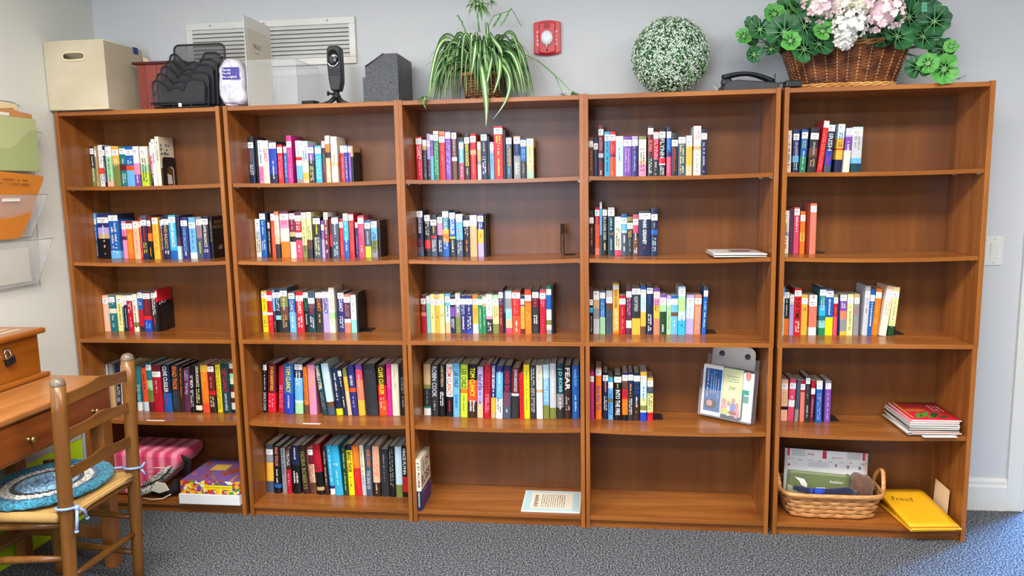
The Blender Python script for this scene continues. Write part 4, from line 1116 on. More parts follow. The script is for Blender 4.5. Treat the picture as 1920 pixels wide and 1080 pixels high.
def round_path(r0, r1, sx=1, sy=1):
    def f(th, a):
        r_ = r0+(r1-r0)*a; c, s = math.cos(th), math.sin(th)
        return Vector((r_*sx*c, r_*sy*s, 0)), Vector((c/sx, s/sy, 0)).normalized()
    return f
def rrect_path(w0, d0, w1, d1, e=.35):
    def f(th, a):
        w_ = w0+(w1-w0)*a; d_ = d0+(d1-d0)*a; c, s = math.cos(th), math.sin(th)
        # even spacing round a rounded rectangle
        k = (abs(c)**(2/e)+abs(s)**(2/e))**(-e/2) if e < 1 else 1
        p = Vector((w_/2*c*k, d_/2*s*k, 0)); nn = Vector((math.copysign(abs(c)**(2/e-1), c)/w_, math.copysign(abs(s)**(2/e-1), s)/d_, 0))
        return p, nn.normalized()
    return f

# spider plant
PX, PY = 1.868, .135
t = empty('spider_plant', (PX, PY, ZT), label='spider plant with striped arching leaves in a brown basket on the middle bookcase', cat='potted plant')
DKW = leafmat('dark_wicker', '5c3420', '8a5a36', .6); DKS = mat('dark_stake', '4a2918', .6)
bk = empty('wicker_pot', (0, 0, 0)); bk.parent = t
weave_basket('pot', bk, round_path(.066, .082), .004, .108, 9, 18, .0062, (DKW, DKS), .004)
MB().tube([(.084*math.cos(2*PI*k/30), .084*math.sin(2*PI*k/30), .108+.003*math.sin(k*3)) for k in range(30)], .008, 7, closed=True).build('braided_rim', leafmat('tan_wicker', '8f6236', 'b98a52', .6), bk)
MB().lathe([(.06, .002), (.062, .004), (.078, .098), (.074, .098)], 20).build('liner', mat('soil', '2c2018', .9), bk)
rp = random.Random(21)
def arc_leaf(az, L, up, out, drop, n=14, z0=.1, minx=None):
    d = Vector((math.cos(az), math.sin(az), 0)); P0 = Vector((d.x*.02, d.y*.02, z0)); pts = []
    for i in range(n+1):
        a = i/n; r_ = out*(a**.85)*(1-.12*a**3); z = z0+up*4*a*(1-a*.62)*.66-(z0+up*1.0)*a**2.6*(drop/.26)
        p = Vector((d.x*r_, d.y*r_, z))+P0*.0+Vector((d.x*.02, d.y*.02, 0))
        p.y = max(p.y, -PY+.012); wy = PY+p.y
        if wy > .325: p.y = .325-PY-.0
        if wy > -.004 and p.z < .012: p.z = .012+rp.uniform(0, .004)
        pts.append(p)
    return pts
mb = MB()
for i in range(165):
    az = rp.uniform(0, 2*PI); 
    out = rp.uniform(.10, .225); up = rp.uniform(.07, .25); drop = rp.uniform(.2, .3)
    if abs(math.cos(az)) > .6: out *= 1.12
    if math.sin(az) < -.5 and rp.random() < .25: az = rp.choice((-.25, 3.4))+rp.uniform(-.3, .3)
    blade(mb, arc_leaf(az, 0, up, out, drop), rp.uniform(.006, .0105), stripe=rp.uniform(.2, .42), tw=rp.choice((-1, 1))*rp.uniform(.2, 1.25))
for i in range(44):   # the inner upright ones
    az = rp.uniform(0, 2*PI); blade(mb, arc_leaf(az, 0, rp.uniform(.12, .2), rp.uniform(.05, .12), rp.uniform(.1, .25)), rp.uniform(.005, .008))
for az, out, up, drop in ((-.1, .27, .1, .16), (.15, .24, .18, .2), (3.0, .25, .15, .08), (3.3, .27, .09, .1)):
    blade(mb, arc_leaf(az, 0, up, out, drop, 16), .003)
# the long ones hanging over the front edge of the shelf
def hang(pxs, wid):
    pts = [at(x, y, Y=yy)-Vector((PX, PY, ZT)) for x, y, yy in pxs]
    fine = []
    for i in range(len(pts)-1):
        p0 = pts[max(i-1, 0)]; p1 = pts[i]; p2 = pts[i+1]; p3 = pts[min(i+2, len(pts)-1)]
        for j in range(4):
            s = j/4; fine.append(.5*((2*p1)+(-p0+p2)*s+(2*p0-5*p1+4*p2-p3)*s*s+(-p0+3*p1-3*p2+p3)*s**3))
    fine.append(pts[-1]); blade(mb, fine, wid, side=Vector((1, 0, 0)), fold=.1)
hang([(900, 105, .1), (901, 118, .04), (906, 145, -.015), (910, 175, -.025), (912, 205, -.03), (911, 237, -.035)], .0125)
hang([(925, 95, .1), (940, 118, .03), (953, 140, -.014), (955, 165, -.022), (945, 195, -.025), (924, 224, -.03)], .007)
hang([(918, 90, .08), (922, 105, .03), (918, 130, -.01), (910, 170, -.02)], .008)
hang([(930, 100, .06), (937, 115, .02), (935, 145, -.01), (925, 176, -.022)], .009)
hang([(893, 60, .1), (893, 75, .03), (890, 100, .0), (884, 140, .0)], .010)
hang([(912, 42, .12), (914, 60, .06), (912, 90, .04), (903, 112, .03)], .008)
hang([(918, 60, .1), (926, 75, .05), (938, 92, .04), (943, 115, .03)], .009)
mb.build('leaves', [SPG, SPC], t, fix=False)
def plantlet(loc, sz, n, seed, nm='plantlet', par=t):
    rq = random.Random(seed); mb = MB(); base = Vector(loc)
    for i in range(n):
        az = rq.uniform(0, 2*PI); up = rq.uniform(-.2, 1); d = Vector((math.cos(az), math.sin(az)*.8, 0))
        pts = [base+d*(sz*a)+Vector((0, 0, sz*(up*a-.9*a*a))) for a in [k/6 for k in range(7)]]
        for p in pts:
            if p.y+PY > -.008: p.z = max(p.z, .004)
        blade(mb, pts, sz*.11, 0, 1, stripe=.25)
    return mb.build(nm, [SPL, SPC], par, fix=False)
O_ = Vector((PX, PY, ZT))
for k, (x, y, yy, sz, n) in enumerate(((897, 12, .1, .055, 16), (893, 2, .1, .05, 14), (922, 2, .12, .03, 9), (797, 184, -.01, .035, 14), (793, 196, -.015, .022, 6), (1075, 176, .03, .032, 14), (1056, 178, .05, .024, 9))):
    plantlet(at(x, y, Y=yy)-O_, sz, n, 40+k)
mb = MB()
for P in ([(897, 60, .12), (896, 40, .11), (897, 12, .1)], [(900, 60, .12), (893, 20, .11), (893, 2, .1)], [(860, 80, .2), (825, 130, .1), (803, 170, .02), (797, 182, -.005)], [(960, 90, .15), (1010, 115, .18), (1050, 150, .1), (1073, 174, .035)], [(1010, 115, .18), (1040, 140, .12), (1056, 176, .05)],
          [(915, 50, .12), (925, 30, .2), (960, 18, .25), (978, 50, .25)]):
    mb.tube([at(x, y, Y=yy)-O_ for x, y, yy in P], .0018, 5)
for P in ([(873, 60, .15), (866, 42, .15), (858, 28, .15)], [(925, 50, .12), (933, 38, .12), (941, 26, .12)], [(940, 48, .12), (950, 30, .12), (959, 15, .12)]):
    q = [at(x, y, Y=yy)-O_ for x, y, yy in P]; mb.tube(q, .0015, 5)
    for s in range(14):
        a = s/14; p = q[0].lerp(q[1], a*2) if a < .5 else q[1].lerp(q[2], a*2-1)
        uv_super(mb, p+Vector((rp.uniform(-.004, .004), rp.uniform(-.004, .004), 0)), .0022, .0022, .005, 1, 1, 5, 4)
mb.build('runners', SPL, t)

# topiary ball
BX, BYY, BZ, BR = 2.6445, .155, ZT+.158, .158
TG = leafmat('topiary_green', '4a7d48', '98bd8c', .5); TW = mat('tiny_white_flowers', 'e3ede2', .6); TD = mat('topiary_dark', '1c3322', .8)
t = empty('topiary_ball', (BX, BYY, BZ), label='round topiary ball of green leaves and tiny white flowers on the fourth bookcase', cat='topiary ball')
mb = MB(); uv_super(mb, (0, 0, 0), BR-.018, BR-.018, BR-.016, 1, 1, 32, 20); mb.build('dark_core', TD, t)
rt = random.Random(5); ml = MB(); mf = MB()
NB = 5200
for i in range(NB):
    z = 1-2*(i+.5)/NB; ph = i*2.399963; r_ = math.sqrt(1-z*z); nrm = Vector((r_*math.cos(ph), r_*math.sin(ph), z))
    if nrm.y > .55: continue
    g = math.sin(nrm.x*9+nrm.z*7)*math.sin(nrm.z*11-nrm.x*5+nrm.y*6)
    tx = nrm.orthogonal().normalized(); ty = nrm.cross(tx)
    c = nrm*(BR-rt.uniform(.004, .02)); c.z = max(c.z, -BZ+ZT+.002)
    for q in range(2):
        a = rt.uniform(0, 2*PI); d = (tx*math.cos(a)+ty*math.sin(a)); s = d.cross(nrm); L = rt.uniform(.006, .010); up = nrm*rt.uniform(.002, .007)
        ml.add([c, c+d*L*.5+s*L*.35+up*.5, c+d*L+up, c+d*L*.5-s*L*.35+up*.5], [(0, 1, 2, 3)], 0)
    if rt.random() < .6+.3*g:
        c = nrm*(BR-rt.uniform(-.001, .006)); c.z = max(c.z, -BZ+ZT+.004); rr = rt.uniform(.0036, .0054); a0 = rt.uniform(0, 1)
        n2 = (nrm+Vector((rt.uniform(-.4, .4), rt.uniform(-.4, .4), rt.uniform(-.4, .4)))).normalized(); tx = n2.orthogonal().normalized(); ty = n2.cross(tx)
        pts = []
        for k in range(10):
            a = a0+2*PI*k/10; rad = rr if k % 2 == 0 else rr*.5; pts.append(c+tx*math.cos(a)*rad+ty*math.sin(a)*rad+n2*(0 if k % 2 else .0012))
        mf.add([c+n2*-.0005]+pts, [(0, k+1, (k+1) % 10+1) for k in range(10)], 0)
ml.build('tiny_leaves', TG, t, fix=False); mf.build('tiny_flowers', TW, t, fix=False)

# wicker basket with geranium leaves and hydrangea flowers
GX, GY = 3.325, .15
t = empty('flower_basket', (GX, GY, ZT), label='dark wicker basket of artificial geranium leaves and pink and white hydrangeas, rightmost bookcase', cat='flower basket')
WK = leafmat('brown_wicker', '4a2616', '8a4f2a', .5); WS = leafmat('pale_stake_wicker', 'a06b3c', 'c99560', .5); WR = leafmat('golden_wicker', 'b97c3a', 'dca660', .5)
bk = empty('wicker_basket', (0, 0, 0)); bk.parent = t
weave_basket('b', bk, rrect_path(.36, .2, .455, .26, .55), .016, .158, 24, 34, .0034, (WK, WS), .0032)
mb = MB(); f_ = rrect_path(.372, .212, .372, .212, .55)
for s in (0, 1, 2):
    pts = []
    for k in range(100):
        p, nn = f_(2*PI*k/100, 0); ph = k*.75+s*2.1; pts.append(Vector((p.x, p.y, .0115+.0055*math.sin(ph)))+nn*(.004*math.cos(ph)))
    mb.tube(pts, .004, 5, closed=True)
mb.build('braided_foot', WR, bk)
mb = MB(); f_ = rrect_path(.47, .275, .47, .275, .55)
for s in (0, 1, 2):
    pts = []
    for k in range(100):
        p, nn = f_(2*PI*k/100, 0); ph = k*.7+s*2.1; pts.append(Vector((p.x, p.y, .164+.007*math.sin(ph)+.018*abs(p.x/.235)**3))+nn*(.005*math.cos(ph)))
    mb.tube(pts, .0045, 5, closed=True)
mb.build('braided_rim', leafmat('rim_wicker', '8a5a30', 'b5824a', .5), bk)
mb = MB(); vs = []; n = 36
for zz, k in ((.012, .95), (.15, 1.2)):
    for q in range(n):
        p, nn = rrect_path(.345, .185, .345, .185, .55)(2*PI*q/n, 0); vs.append((p.x*k, p.y*k, zz))
mb.add(vs, [(q, (q+1) % n, n+(q+1) % n, n+q) for q in range(n)]+[tuple(range(n, 2*n))], 0, False); mb.build('basket_liner', mat('soil', '2c2018', .9), bk)
G1 = leafmat('geranium_dark', '1d4a2b', '2f6a3a', .42); G2 = leafmat('geranium_light', '3f8a34', '62ab4c', .42); GV = mat('leaf_veins', '8fbf7a', .5); GSt = mat('leaf_stem', '4f4a33', .6)
def round_leaf(mb, c, rad, face, roll, seed, cup=.18, mi=0, veins=True):
    rq = random.Random(seed); face = face.normalized(); tx = face.orthogonal().normalized(); ty = face.cross(tx)
    tx, ty = tx*math.cos(roll)+ty*math.sin(roll), ty*math.cos(roll)-tx*math.sin(roll)
    n = 36; vs = [c]; ring = []
    for j, fr_ in enumerate((.35, .7, 1.0)):
        for k in range(n):
            a = 2*PI*k/n; notch = 1-.55*math.exp(-((((a+PI) % (2*PI))-PI)/.16)**2)*fr_
            rr = rad*fr_*notch*(1+.05*fr_*math.cos(9*a))
            vs.append(c+tx*math.cos(a)*rr+ty*math.sin(a)*rr+face*(rad*(cup*fr_**2+.05*fr_*math.cos(9*a)+.06*fr_*math.sin(2*a+seed))))
    fs = [(0, 1+k, 1+(k+1) % n) for k in range(n)]
    for j in range(2):
        for k in range(n): fs.append((1+j*n+k, 1+j*n+(k+1) % n, 1+(j+1)*n+(k+1) % n, 1+(j+1)*n+k))
    mb.add(vs, fs, mi, True)
    if veins:
        for q in range(8):
            k = int((q+.5)*n/8) % n; pts = [Vector(vs[0])+face*.0006, Vector(vs[1+k])+face*.0008, Vector(vs[1+n+k])+face*.0008, Vector(vs[1+2*n+k]).lerp(Vector(vs[1+n+k]), .25)+face*.0008]
            s = (pts[-1]-pts[0]).cross(face).normalized()
            for i in range(3):
                w0, w1 = .0011*(1-i*.28), .0011*(1-(i+1)*.28)
                mb.quad([pts[i]-s*w0, pts[i+1]-s*w1, pts[i+1]+s*w1, pts[i]+s*w0], 2)
OG = Vector((GX, GY, ZT))
LV = [(1395, 68, 15, .08, 1), (1425, 55, 20, .06, 0), (1410, 42, 13, .1, 0), (1414, 102, 15, .06, 0), (1412, 78, 10, .12, 0), (1446, 92, 15, .05, 0), (1452, 26, 19, .06, 1), (1470, 60, 30, .02, 0), (1508, 50, 23, .0, 0), (1482, 77, 17, -.03, 1), (1540, 32, 24, -.02, 0), (1543, 58, 17, -.04, 1),
 (1536, 82, 25, -.03, 0), (1508, 92, 24, -.02, 0), (1560, 14, 22, .05, 0), (1602, 12, 26, .06, 0), (1682, 68, 28, -.02, 0), (1655, 72, 20, .02, 0), (1705, 32, 30, .06, 0), (1732, 68, 28, .05, 0), (1752, 40, 26, .05, 0), (1716, 12, 28, .08, 0), (1770, 92, 18, .06, 0), (1783, 87, 12, .04, 1), (1722, 127, 22, .02, 0), (1770, 130, 25, .0, 1), (1740, 119, 17, -.01, 1),
 (1740, 18, 22, .1, 0), (1478, 22, 26, .1, 0), (1500, 12, 26, .12, 0), (1640, 58, 20, .04, 0), (1622, 68, 18, .03, 0), (1450, 46, 18, .12, 0), (1760, 98, 20, .1, 0), (1497, 5, 24, .1, 1), (1690, 5, 26, .1, 0), (1590, -8, 26, .12, 0), (1540, -12, 26, .12, 0)]
mb = MB(); stem = MB(); rg = random.Random(11)
for k, (x, y, rpx, yy, lt) in enumerate(LV):
    c = at(x, y, Y=yy)-OG; face = Vector((rg.uniform(-.45, .35), -1, rg.uniform(-.1, .55)))
    round_leaf(mb, c, rpx/450, face, rg.uniform(0, 6.28), k, mi=lt)
    root_ = Vector((max(-.2, min(.2, c.x*.6)), .0, .15)); mid = root_.lerp(c, .6)+Vector((0, .03, .02)); stem.tube([root_, mid, c-face.normalized()*-.002], .0018, 5)
for k in range(46):       # the fill behind and above
    c = Vector((rg.uniform(-.23, .24), rg.uniform(-.06, .11), rg.uniform(.17, .36))); round_leaf(mb, c, rg.uniform(.035, .055), Vector((rg.uniform(-.6, .6), -.7, rg.uniform(.1, .9))), rg.uniform(0, 6.28), 100+k, mi=0 if rg.random() < .8 else 1)
mb.build('leaves', [G1, G2, GV], t, fix=False); stem.build('stems', GSt, t)
PK = mat('hydrangea_pink', 'f3cdd4', .6); PW = mat('hydrangea_white', 'f2efe6', .6); PC = mat('hydrangea_cream', 'efe8c4', .6); PP = mat('hydrangea_blush', 'f4e3dc', .6)
def hydrangea(x, y, yy, rpx, mats, seed):
    rq = random.Random(seed); c0 = at(x, y, Y=yy)-OG; R_ = rpx/450; mb = MB(); N = 34
    for i in range(N):
        z = 1-2*(i+.5)/N; ph = i*2.4; r_ = math.sqrt(1-z*z); nrm = Vector((r_*math.cos(ph), r_*math.sin(ph), z))
        if nrm.y > .35: continue
        nrm = (nrm+Vector((rq.uniform(-.2, .2), -.2, rq.uniform(-.2, .2)))).normalized(); c = c0+nrm*R_*rq.uniform(.72, .95); tx = nrm.orthogonal().normalized(); ty = nrm.cross(tx); a0 = rq.uniform(0, 2); s = .018
        for k in range(4):
            a = a0+k*PI/2; d = tx*math.cos(a)+ty*math.sin(a); e = nrm.cross(d); mi = 0 if rq.random() < .6 else 1
            vs = [c]; m = 8
            for q in range(m+1):
                th = -1.25+2.5*q/m; rr = s*(.62+.38*math.cos(th)); p = c+d*(rr*math.cos(th*.75))+e*(rr*math.sin(th*.75)); vs.append(p+nrm*(.004*math.sin(q*1.3+k)+.003))
            mb.add(vs, [(0, q+1, q+2) for q in range(m)], mi, True)
    uv_super(mb, c0, R_*.6, R_*.6, R_*.6, 1, 1, 12, 8, mi=1)
    mb.build('hydrangea_head', mats, t, fix=False)
hydrangea(1540, 8, -.03, 34, [PK, PP], 1); hydrangea(1592, 48, -.06, 30, [PW, PW], 2); hydrangea(1656, 24, -.05, 37, [PP, PK], 3); hydrangea(1583, 74, -.05, 15, [PW, PW], 4); hydrangea(1572, 4, -.02, 24, [PW, PC], 5); hydrangea(1614, 6, -.0, 20, [PC, PW], 6)
mb = MB()
for k in range(30):
    c = at(1733+4*math.sin(k*1.7), 5+k*.6, Y=.02)-OG; uv_super(mb, c, .004, .004, .003, 1, 1, 5, 4)
mb.build('blue_green_sprig', mat('sprig', '6fb59b', .5), t)
mb = MB(); mb.tube([at(1775, 152, Y=.05), at(1790, 149, Y=.05), at(1800, 146, Y=.05)], .0014, 5); mb.tube([at(1795, 150, Y=.04), at(1812, 141, Y=.04)], .001, 5); mb.tube([(at(1775, 152, Y=.05).x, .05, ZT+.002), (at(1812, 149, Y=.05).x, .045, ZT+.003)], .0012, 5)
tag(mb.build('wire_clip', mat('steel', '8d8d90', .35, metal=1)), 'thin bent wire lying on the rightmost bookcase right of the flower basket', 'wire')

# ------------------------------------------------------------------ loose things on the shelves
def slabo(name, lab, cat_, M, sx, sy, sz, m, group=None, bevel=0):
    o = MB().box((0, 0, 0), (sx, sy, sz)).build(name, m, bevel=bevel); o.matrix_world = M; return tag(o, lab, cat_, group)
def frame(p0, px, py):   # local x toward px, y toward py
    p0, px, py = Vector(p0), Vector(px), Vector(py); x = (px-p0).normalized(); z = x.cross(py-p0).normalized(); y = z.cross(x)
    return Matrix((x, y, z)).transposed().to_4x4().copy() if False else Matrix.Translation(p0) @ Matrix((x, y, z)).transposed().to_4x4()
PAPW = mat('paper_white', 'edebe6', .6)
# hardcover standing alone at the left of the bottom shelf of the middle case
root = make_book(.021, .233, .175, True, [('cream', .62), ('navy', .38)], None, ['T:J D ROBB:maroon:.05:.55', 'T:DESPERATION IN DEATH:white:.64:.93'], 991)
root.location = (1.5551, -.0, SH[4]+.0003)
tag(root, 'cream and navy hardcover with maroon letters, standing alone on the bottom shelf', 'book')
mb = MB(); x = .0213
add_text(mb, 'J D', (x, .04, .165), (0, .1, 0), (0, 0, .045)); add_text(mb, 'ROBB', (x, .012, .105), (0, .15, 0), (0, 0, .048)); mb.build('cover_lettering', bookmat('maroon'), root)
mb = MB(); mb.quad([(.0212, 0, .0), (.0212, .175, 0), (.0212, .175, .085), (.0212, 0, .085)]); mb.build('cover_art', bookmat('indigo'), root)
mb = MB(); scribble(mb, (.0215, .012, .066), (0, .15, 0), (0, 0, .014), 1, 0, 1, 9); mb.build('cover_subtitle', bookmat('lilac'), root)
bookend(2.205, .172, shelfz(2, 1, 2.205)+.0026, 'lone', 'black steel bookend standing alone at the right of the second shelf, middle bookcase').rotation_euler = (0, 0, .22)

# framed verse lying flat
t = empty('printed_verse', (2.012, .022, SH[4]+.0004), rz=.0, label='pale blue bordered printed verse lying flat on the bottom shelf, middle bookcase', cat='print')
MB().box((0, 0, 0), (.258, .222, .005)).build('board', PAPW, t, bevel=.001)
mb = MB(); mb.quad([(.006, .006, .0053), (.252, .006, .0053), (.252, .216, .0053), (.006, .216, .0053)]); mb.build('blue_border', mat('pale_blue_paper', 'bcd9df', .6), t)
mb = MB(); mb.quad([(.035, .028, .0056), (.222, .028, .0056), (.222, .196, .0056), (.035, .196, .0056)]); mb.build('cream_panel', mat('cream_paper', 'efe3cf', .6), t)
mb = MB(); BRI = mat('brown_ink', '6b5346', .7)
scribble(mb, (.05, .045, .0059), (0, .13, 0), (.022, 0, 0), 1, 0, 1.2, 3, .9)
scribble(mb, (.08, .04, .0059), (0, .14, 0), (.11, 0, 0), 11, 0, 2.2, 8, .45); mb.box((.203, .1, .0057), (.206, .104, .0059)); mb.build('verse_lettering', BRI, t)

# magazines lying on the second shelf of the fourth case
z0 = shelfz(3, 1, 2.93)+.004; r6 = random.Random(9)
def floppy(name, w, d, th, m, curl, lab, cat_, loc, rz, group=None, mats=None, nx=10, ny=8, seed=0):
    rq = random.Random(seed); ph = rq.uniform(0, 6); vs = []; fs = []
    f = lambda x, y: curl*(math.sin(3.2*x/w+ph)*.5+.5)*(y/d)+curl*.4*(math.sin(5*y/d+ph)*.5+.5)
    for layer in (0, th):
        for j in range(ny+1):
            for i in range(nx+1): x, y = w*i/nx, d*j/ny; vs.append((x, y, layer+f(x, y)))
    A = lambda l, i, j: l*(nx+1)*(ny+1)+j*(nx+1)+i
    mi = []
    mb = MB(); top = []; side = []
    for j in range(ny):
        for i in range(nx): top.append((A(1, i, j), A(1, i+1, j), A(1, i+1, j+1), A(1, i, j+1))); side.append((A(0, i, j), A(0, i, j+1), A(0, i+1, j+1), A(0, i+1, j)))
    for i in range(nx): side += [(A(0, i, 0), A(0, i+1, 0), A(1, i+1, 0), A(1, i, 0)), (A(0, i, ny), A(1, i, ny), A(1, i+1, ny), A(0, i+1, ny))]
    for j in range(ny): side += [(A(0, 0, j), A(1, 0, j), A(1, 0, j+1), A(0, 0, j+1)), (A(0, nx, j), A(0, nx, j+1), A(1, nx, j+1), A(1, nx, j))]
    o_ = len(mb.v); mb.add(vs, top, 0, True); mb.f += side; mb.mi += [1]*len(side); mb.sm += [False]*len(side)
    o = mb.build(name, mats or [m, m]); o.location = loc; o.rotation_euler = (0, 0, rz); return tag(o, lab, cat_, group)
MAGE = mat('magazine_pages', 'd9d4c8', .6)
G = 'magazines on the second shelf of the fourth bookcase'
floppy('magazine', .205, .225, .004, None, .003, 'white magazine under another on the second shelf, fourth bookcase', 'magazine', (2.815, .012, z0+.000), .02, G, [mat('mag_grey', 'b7b9c4', .3), MAGE], seed=1)
o = floppy('magazine', .208, .225, .004, None, .004, 'white glossy magazine with a pale pink picture lying on the second shelf', 'magazine', (2.812, .008, z0+.0082), .0, G, [mat('mag_white', 'e9e6e3', .25), MAGE], seed=1)
mb = MB(); mb.quad([(.07, .09, .0125), (.17, .08, .0125), (.16, .15, .0135), (.09, .16, .0135)]); mb.build('cover_picture', mat('mag_dusty', 'b99aa0', .3), o)

# magazine pile on the fourth shelf of the rightmost case
z = shelfz(4, 3, 3.7)+.006; cov = ['20242c', 'dfdedb', '9c2f33', '353338', 'b88a5a', '2a2a30', 'd7d3cf', '6d4a3a', '8f8793', 'd8607a', 'c41f35']
ang = .03
desc = ['black covered magazine, bottom of the pile beside the right side panel', 'white covered magazine, second from the bottom of the right-hand pile', 'dark red magazine third from the bottom of the right-hand pile', 'charcoal magazine low in the right-hand pile, above a dark red one',
 'tan covered magazine in the middle of the right-hand pile', 'near-black magazine above the tan one in the right-hand pile', 'off-white magazine above the near-black one in the right-hand pile', 'brown magazine in the upper half of the right-hand pile',
 'mauve grey magazine third from the top of the right-hand pile', 'rose covered magazine directly under the top one of the right-hand pile', 'red magazine with green peppers, top of the pile on the fourth shelf']
for i, c in enumerate(cov):
    th = (.003, .003, .0045, .004, .0045, .0045, .005, .005, .005, .006, .006)[i]; dx = (0, .0, .012, .006, .012, .004, .01, .015, .006, .012, .022)[i]
    o = floppy('magazine', .19, .25, th, None, 0, desc[i], 'magazine', (3.59+dx*.9, .012+.010*math.sin(i*2.1)+.0015*i, z), ang*.6+.02*math.sin(i*1.7), 'magazine pile on the fourth shelf of the rightmost bookcase', [mat('mag_cover_%d' % i, c, .25), MAGE], nx=2, ny=2, seed=i)
    z += th+.0006
top = o
mb = MB(); zz = .0064; GRN = mat('pepper_green', '4f9c35', .35); DGR = mat('pepper_dark', '24542c', .35); ORG = mat('cover_orange', 'c8642d', .35); GLD = mat('cover_gold', 'd9b04a', .35)
def blob(mbx, x, y, a, b2, rot=0, zz=.0064):
    mbx.quad([(x+a*math.cos(q)*math.cos(rot)-b2*math.sin(q)*math.sin(rot), y+a*math.cos(q)*math.sin(rot)+b2*math.sin(q)*math.cos(rot), zz) for q in [2*PI*k/14 for k in range(14)]])
for x, y, a, b2, ro in ((.05, .06, .04, .012, 1.2), (.08, .075, .045, .012, 1.0), (.1, .05, .03, .012, .8)): blob(mb, x, y, a, b2, ro)
mb.build('green_peppers', GRN, top)
mb = MB(); blob(mb, .115, .07, .04, .014, 1.1, .0067); blob(mb, .14, .045, .022, .014, .6, .0067); mb.build('dark_peppers', DGR, top)
mb = MB(); blob(mb, .06, .13, .045, .02, .1, .0066); mb.build('picture_orange', ORG, top)
mb = MB(); mb.quad([(.012, .02, .0066), (.018, .02, .0066), (.018, .25, .0066), (.012, .25, .0066)]); mb.build('cover_stripe', GLD, top)
mb = MB(); scribble(mb, (.13, .12, .0066), (.0, .09, 0), (.05, 0, 0), 3, 0, 1, 3); mb.build('cover_print', mat('cover_pink', 'e88a98', .35), top)
slabo('folded_paper', 'folded white sheet sticking out at the foot of the right-hand magazine pile', 'paper', Matrix.Translation((3.64, -.013, shelfz(4, 3, 3.7)+.0048)) @ Matrix.Rotation(.05, 4, 'Z'), .13, .02, .0018, PAPW)

# white label strips lying on the fourth shelves
for px0, px1, py, u, lab in ((265, 300, 791, 0, 'small white label strip on the front edge of the fourth shelf, leftmost bookcase'), (567, 601, 792.5, 1, 'small white label strip on the front edge of the fourth shelf, second bookcase')):
    p = at(px0, py, Z=SH[3]); q = at(px1, py, Z=SH[3])
    slabo('label_strip', lab, 'label', Matrix.Translation((p.x, .012, max(shelfz(u, 3, p.x), shelfz(u, 3, q.x))+.0006)), q.x-p.x, .014, .0006, PAPW, 'white label strips')

# brochure holder
BLU = mat('brochure_blue', '1d5a9e', .35); t = empty('brochure_holder', (2.796, .236, SH[3]+.0058), rz=-.62, label='clear acrylic holder full of brochures at the right of the fourth shelf', cat='brochure holder')
LEAN = Matrix.Rotation(-.14, 4, 'X')
def hb(name, a, c, m, par=t, bevel=0):
    o = MB().box(a, c, M=LEAN).build(name, m, par, bevel=bevel); return o
CLR = mat('holder_acrylic', 'e6e9ee', .06, alpha=.1, spec=.8)
hb('back_sheet', (0, .03, .0), (.2415, .034, .27), CLR); hb('pocket_front', (-.002, -.016, 0), (.243, -.013, .12), CLR); hb('pocket_floor', (0, -.014, 0), (.2415, .034, .004), CLR); hb('pocket_end', (-.002, -.014, 0), (.0, .033, .2), CLR); hb('pocket_end', (.2415, -.014, 0), (.243, .033, .23), CLR)
mb = MB(); pl = [(.02, .22), (.22, .22)]+[(.22-.03+.03*math.cos(a), .29+.028*math.sin(a)) for a in [PI/2*i/6 for i in range(7)]]+[(.05-.03*math.sin(a), .29+.028*math.cos(a)) for a in [PI/2*i/6 for i in range(7)]]
mb.prism(pl, .036, .04, M=LEAN); mb.build('hanging_plate', mat('plate_silver', 'a9adb4', .15, metal=.6), t)
mb = MB()
for x in (.065, .185): mb.lathe([(.013, 0), (.011, .004), (.005, .005), (.004, .009)], 18, M=LEAN @ Matrix.Translation((x, .035, .278)) @ Matrix.Rotation(PI/2, 4, 'X'))
mb.build('suction_cups', mat('suction_rubber', '57575c', .25), t)
def broch(x0, x1, z1, y, lab, base, deco):
    e = empty('brochure', (2.796, .236, SH[3]+.0058), rz=-.62, label=lab, cat='brochure', group='brochures in the acrylic holder')
    MB().box((x0, y, .0045), (x1, y+.006, z1), M=LEAN).build('folded_leaflet', base, e, bevel=.0005); deco(e, x0, x1, z1, y-.0006); return e
def q_(mb, x0, z0_, x1, z1, y, dy=0): mb.quad([LEAN @ Vector(p) for p in ((x0, y-dy, z0_), (x1, y-dy, z0_), (x1, y-dy, z1), (x0, y-dy, z1))])
def ell(mb, x, z, a, b2, y): mb.quad([LEAN @ Vector((x+a*math.cos(2*PI*k/16), y, z+b2*math.sin(2*PI*k/16))) for k in range(16)])
SKIN = mat('printed_skin', 'c98f78', .5); HAIRP = mat('printed_hair', '2f2220', .5)
def d1(e, x0, x1, z1, y):
    mb = MB(); q_(mb, x0+.012, .022, x1-.004, z1-.012, y); mb.build('blue_panel', BLU, e)
    mb = MB(); L = lambda x, a, b2, w_, k: scribble(mb, LEAN @ Vector((x, y-.0006, a)), LEAN.to_3x3() @ Vector((0, 0, b2-a)), LEAN.to_3x3() @ Vector((-w_, 0, 0)), k, 0, 1.2, int(x*999))
    L(x0+.03, .085, .21, .009, 1); L(x0+.045, .1, .19, .006, 1); L(x0+.056, .1, .2, .004, 1); L(x1-.015, .08, .17, .005, 1); L(x1-.028, .1, .18, .004, 1); mb.build('printed_text', PAPW, e)
    mb = MB(); ell(mb, x0+.045, .055, .03, .021, y-.0006); mb.build('portrait_hair', HAIRP, e)
    mb = MB(); ell(mb, x0+.04, .058, .015, .014, y-.0012); mb.build('portrait_face', SKIN, e)
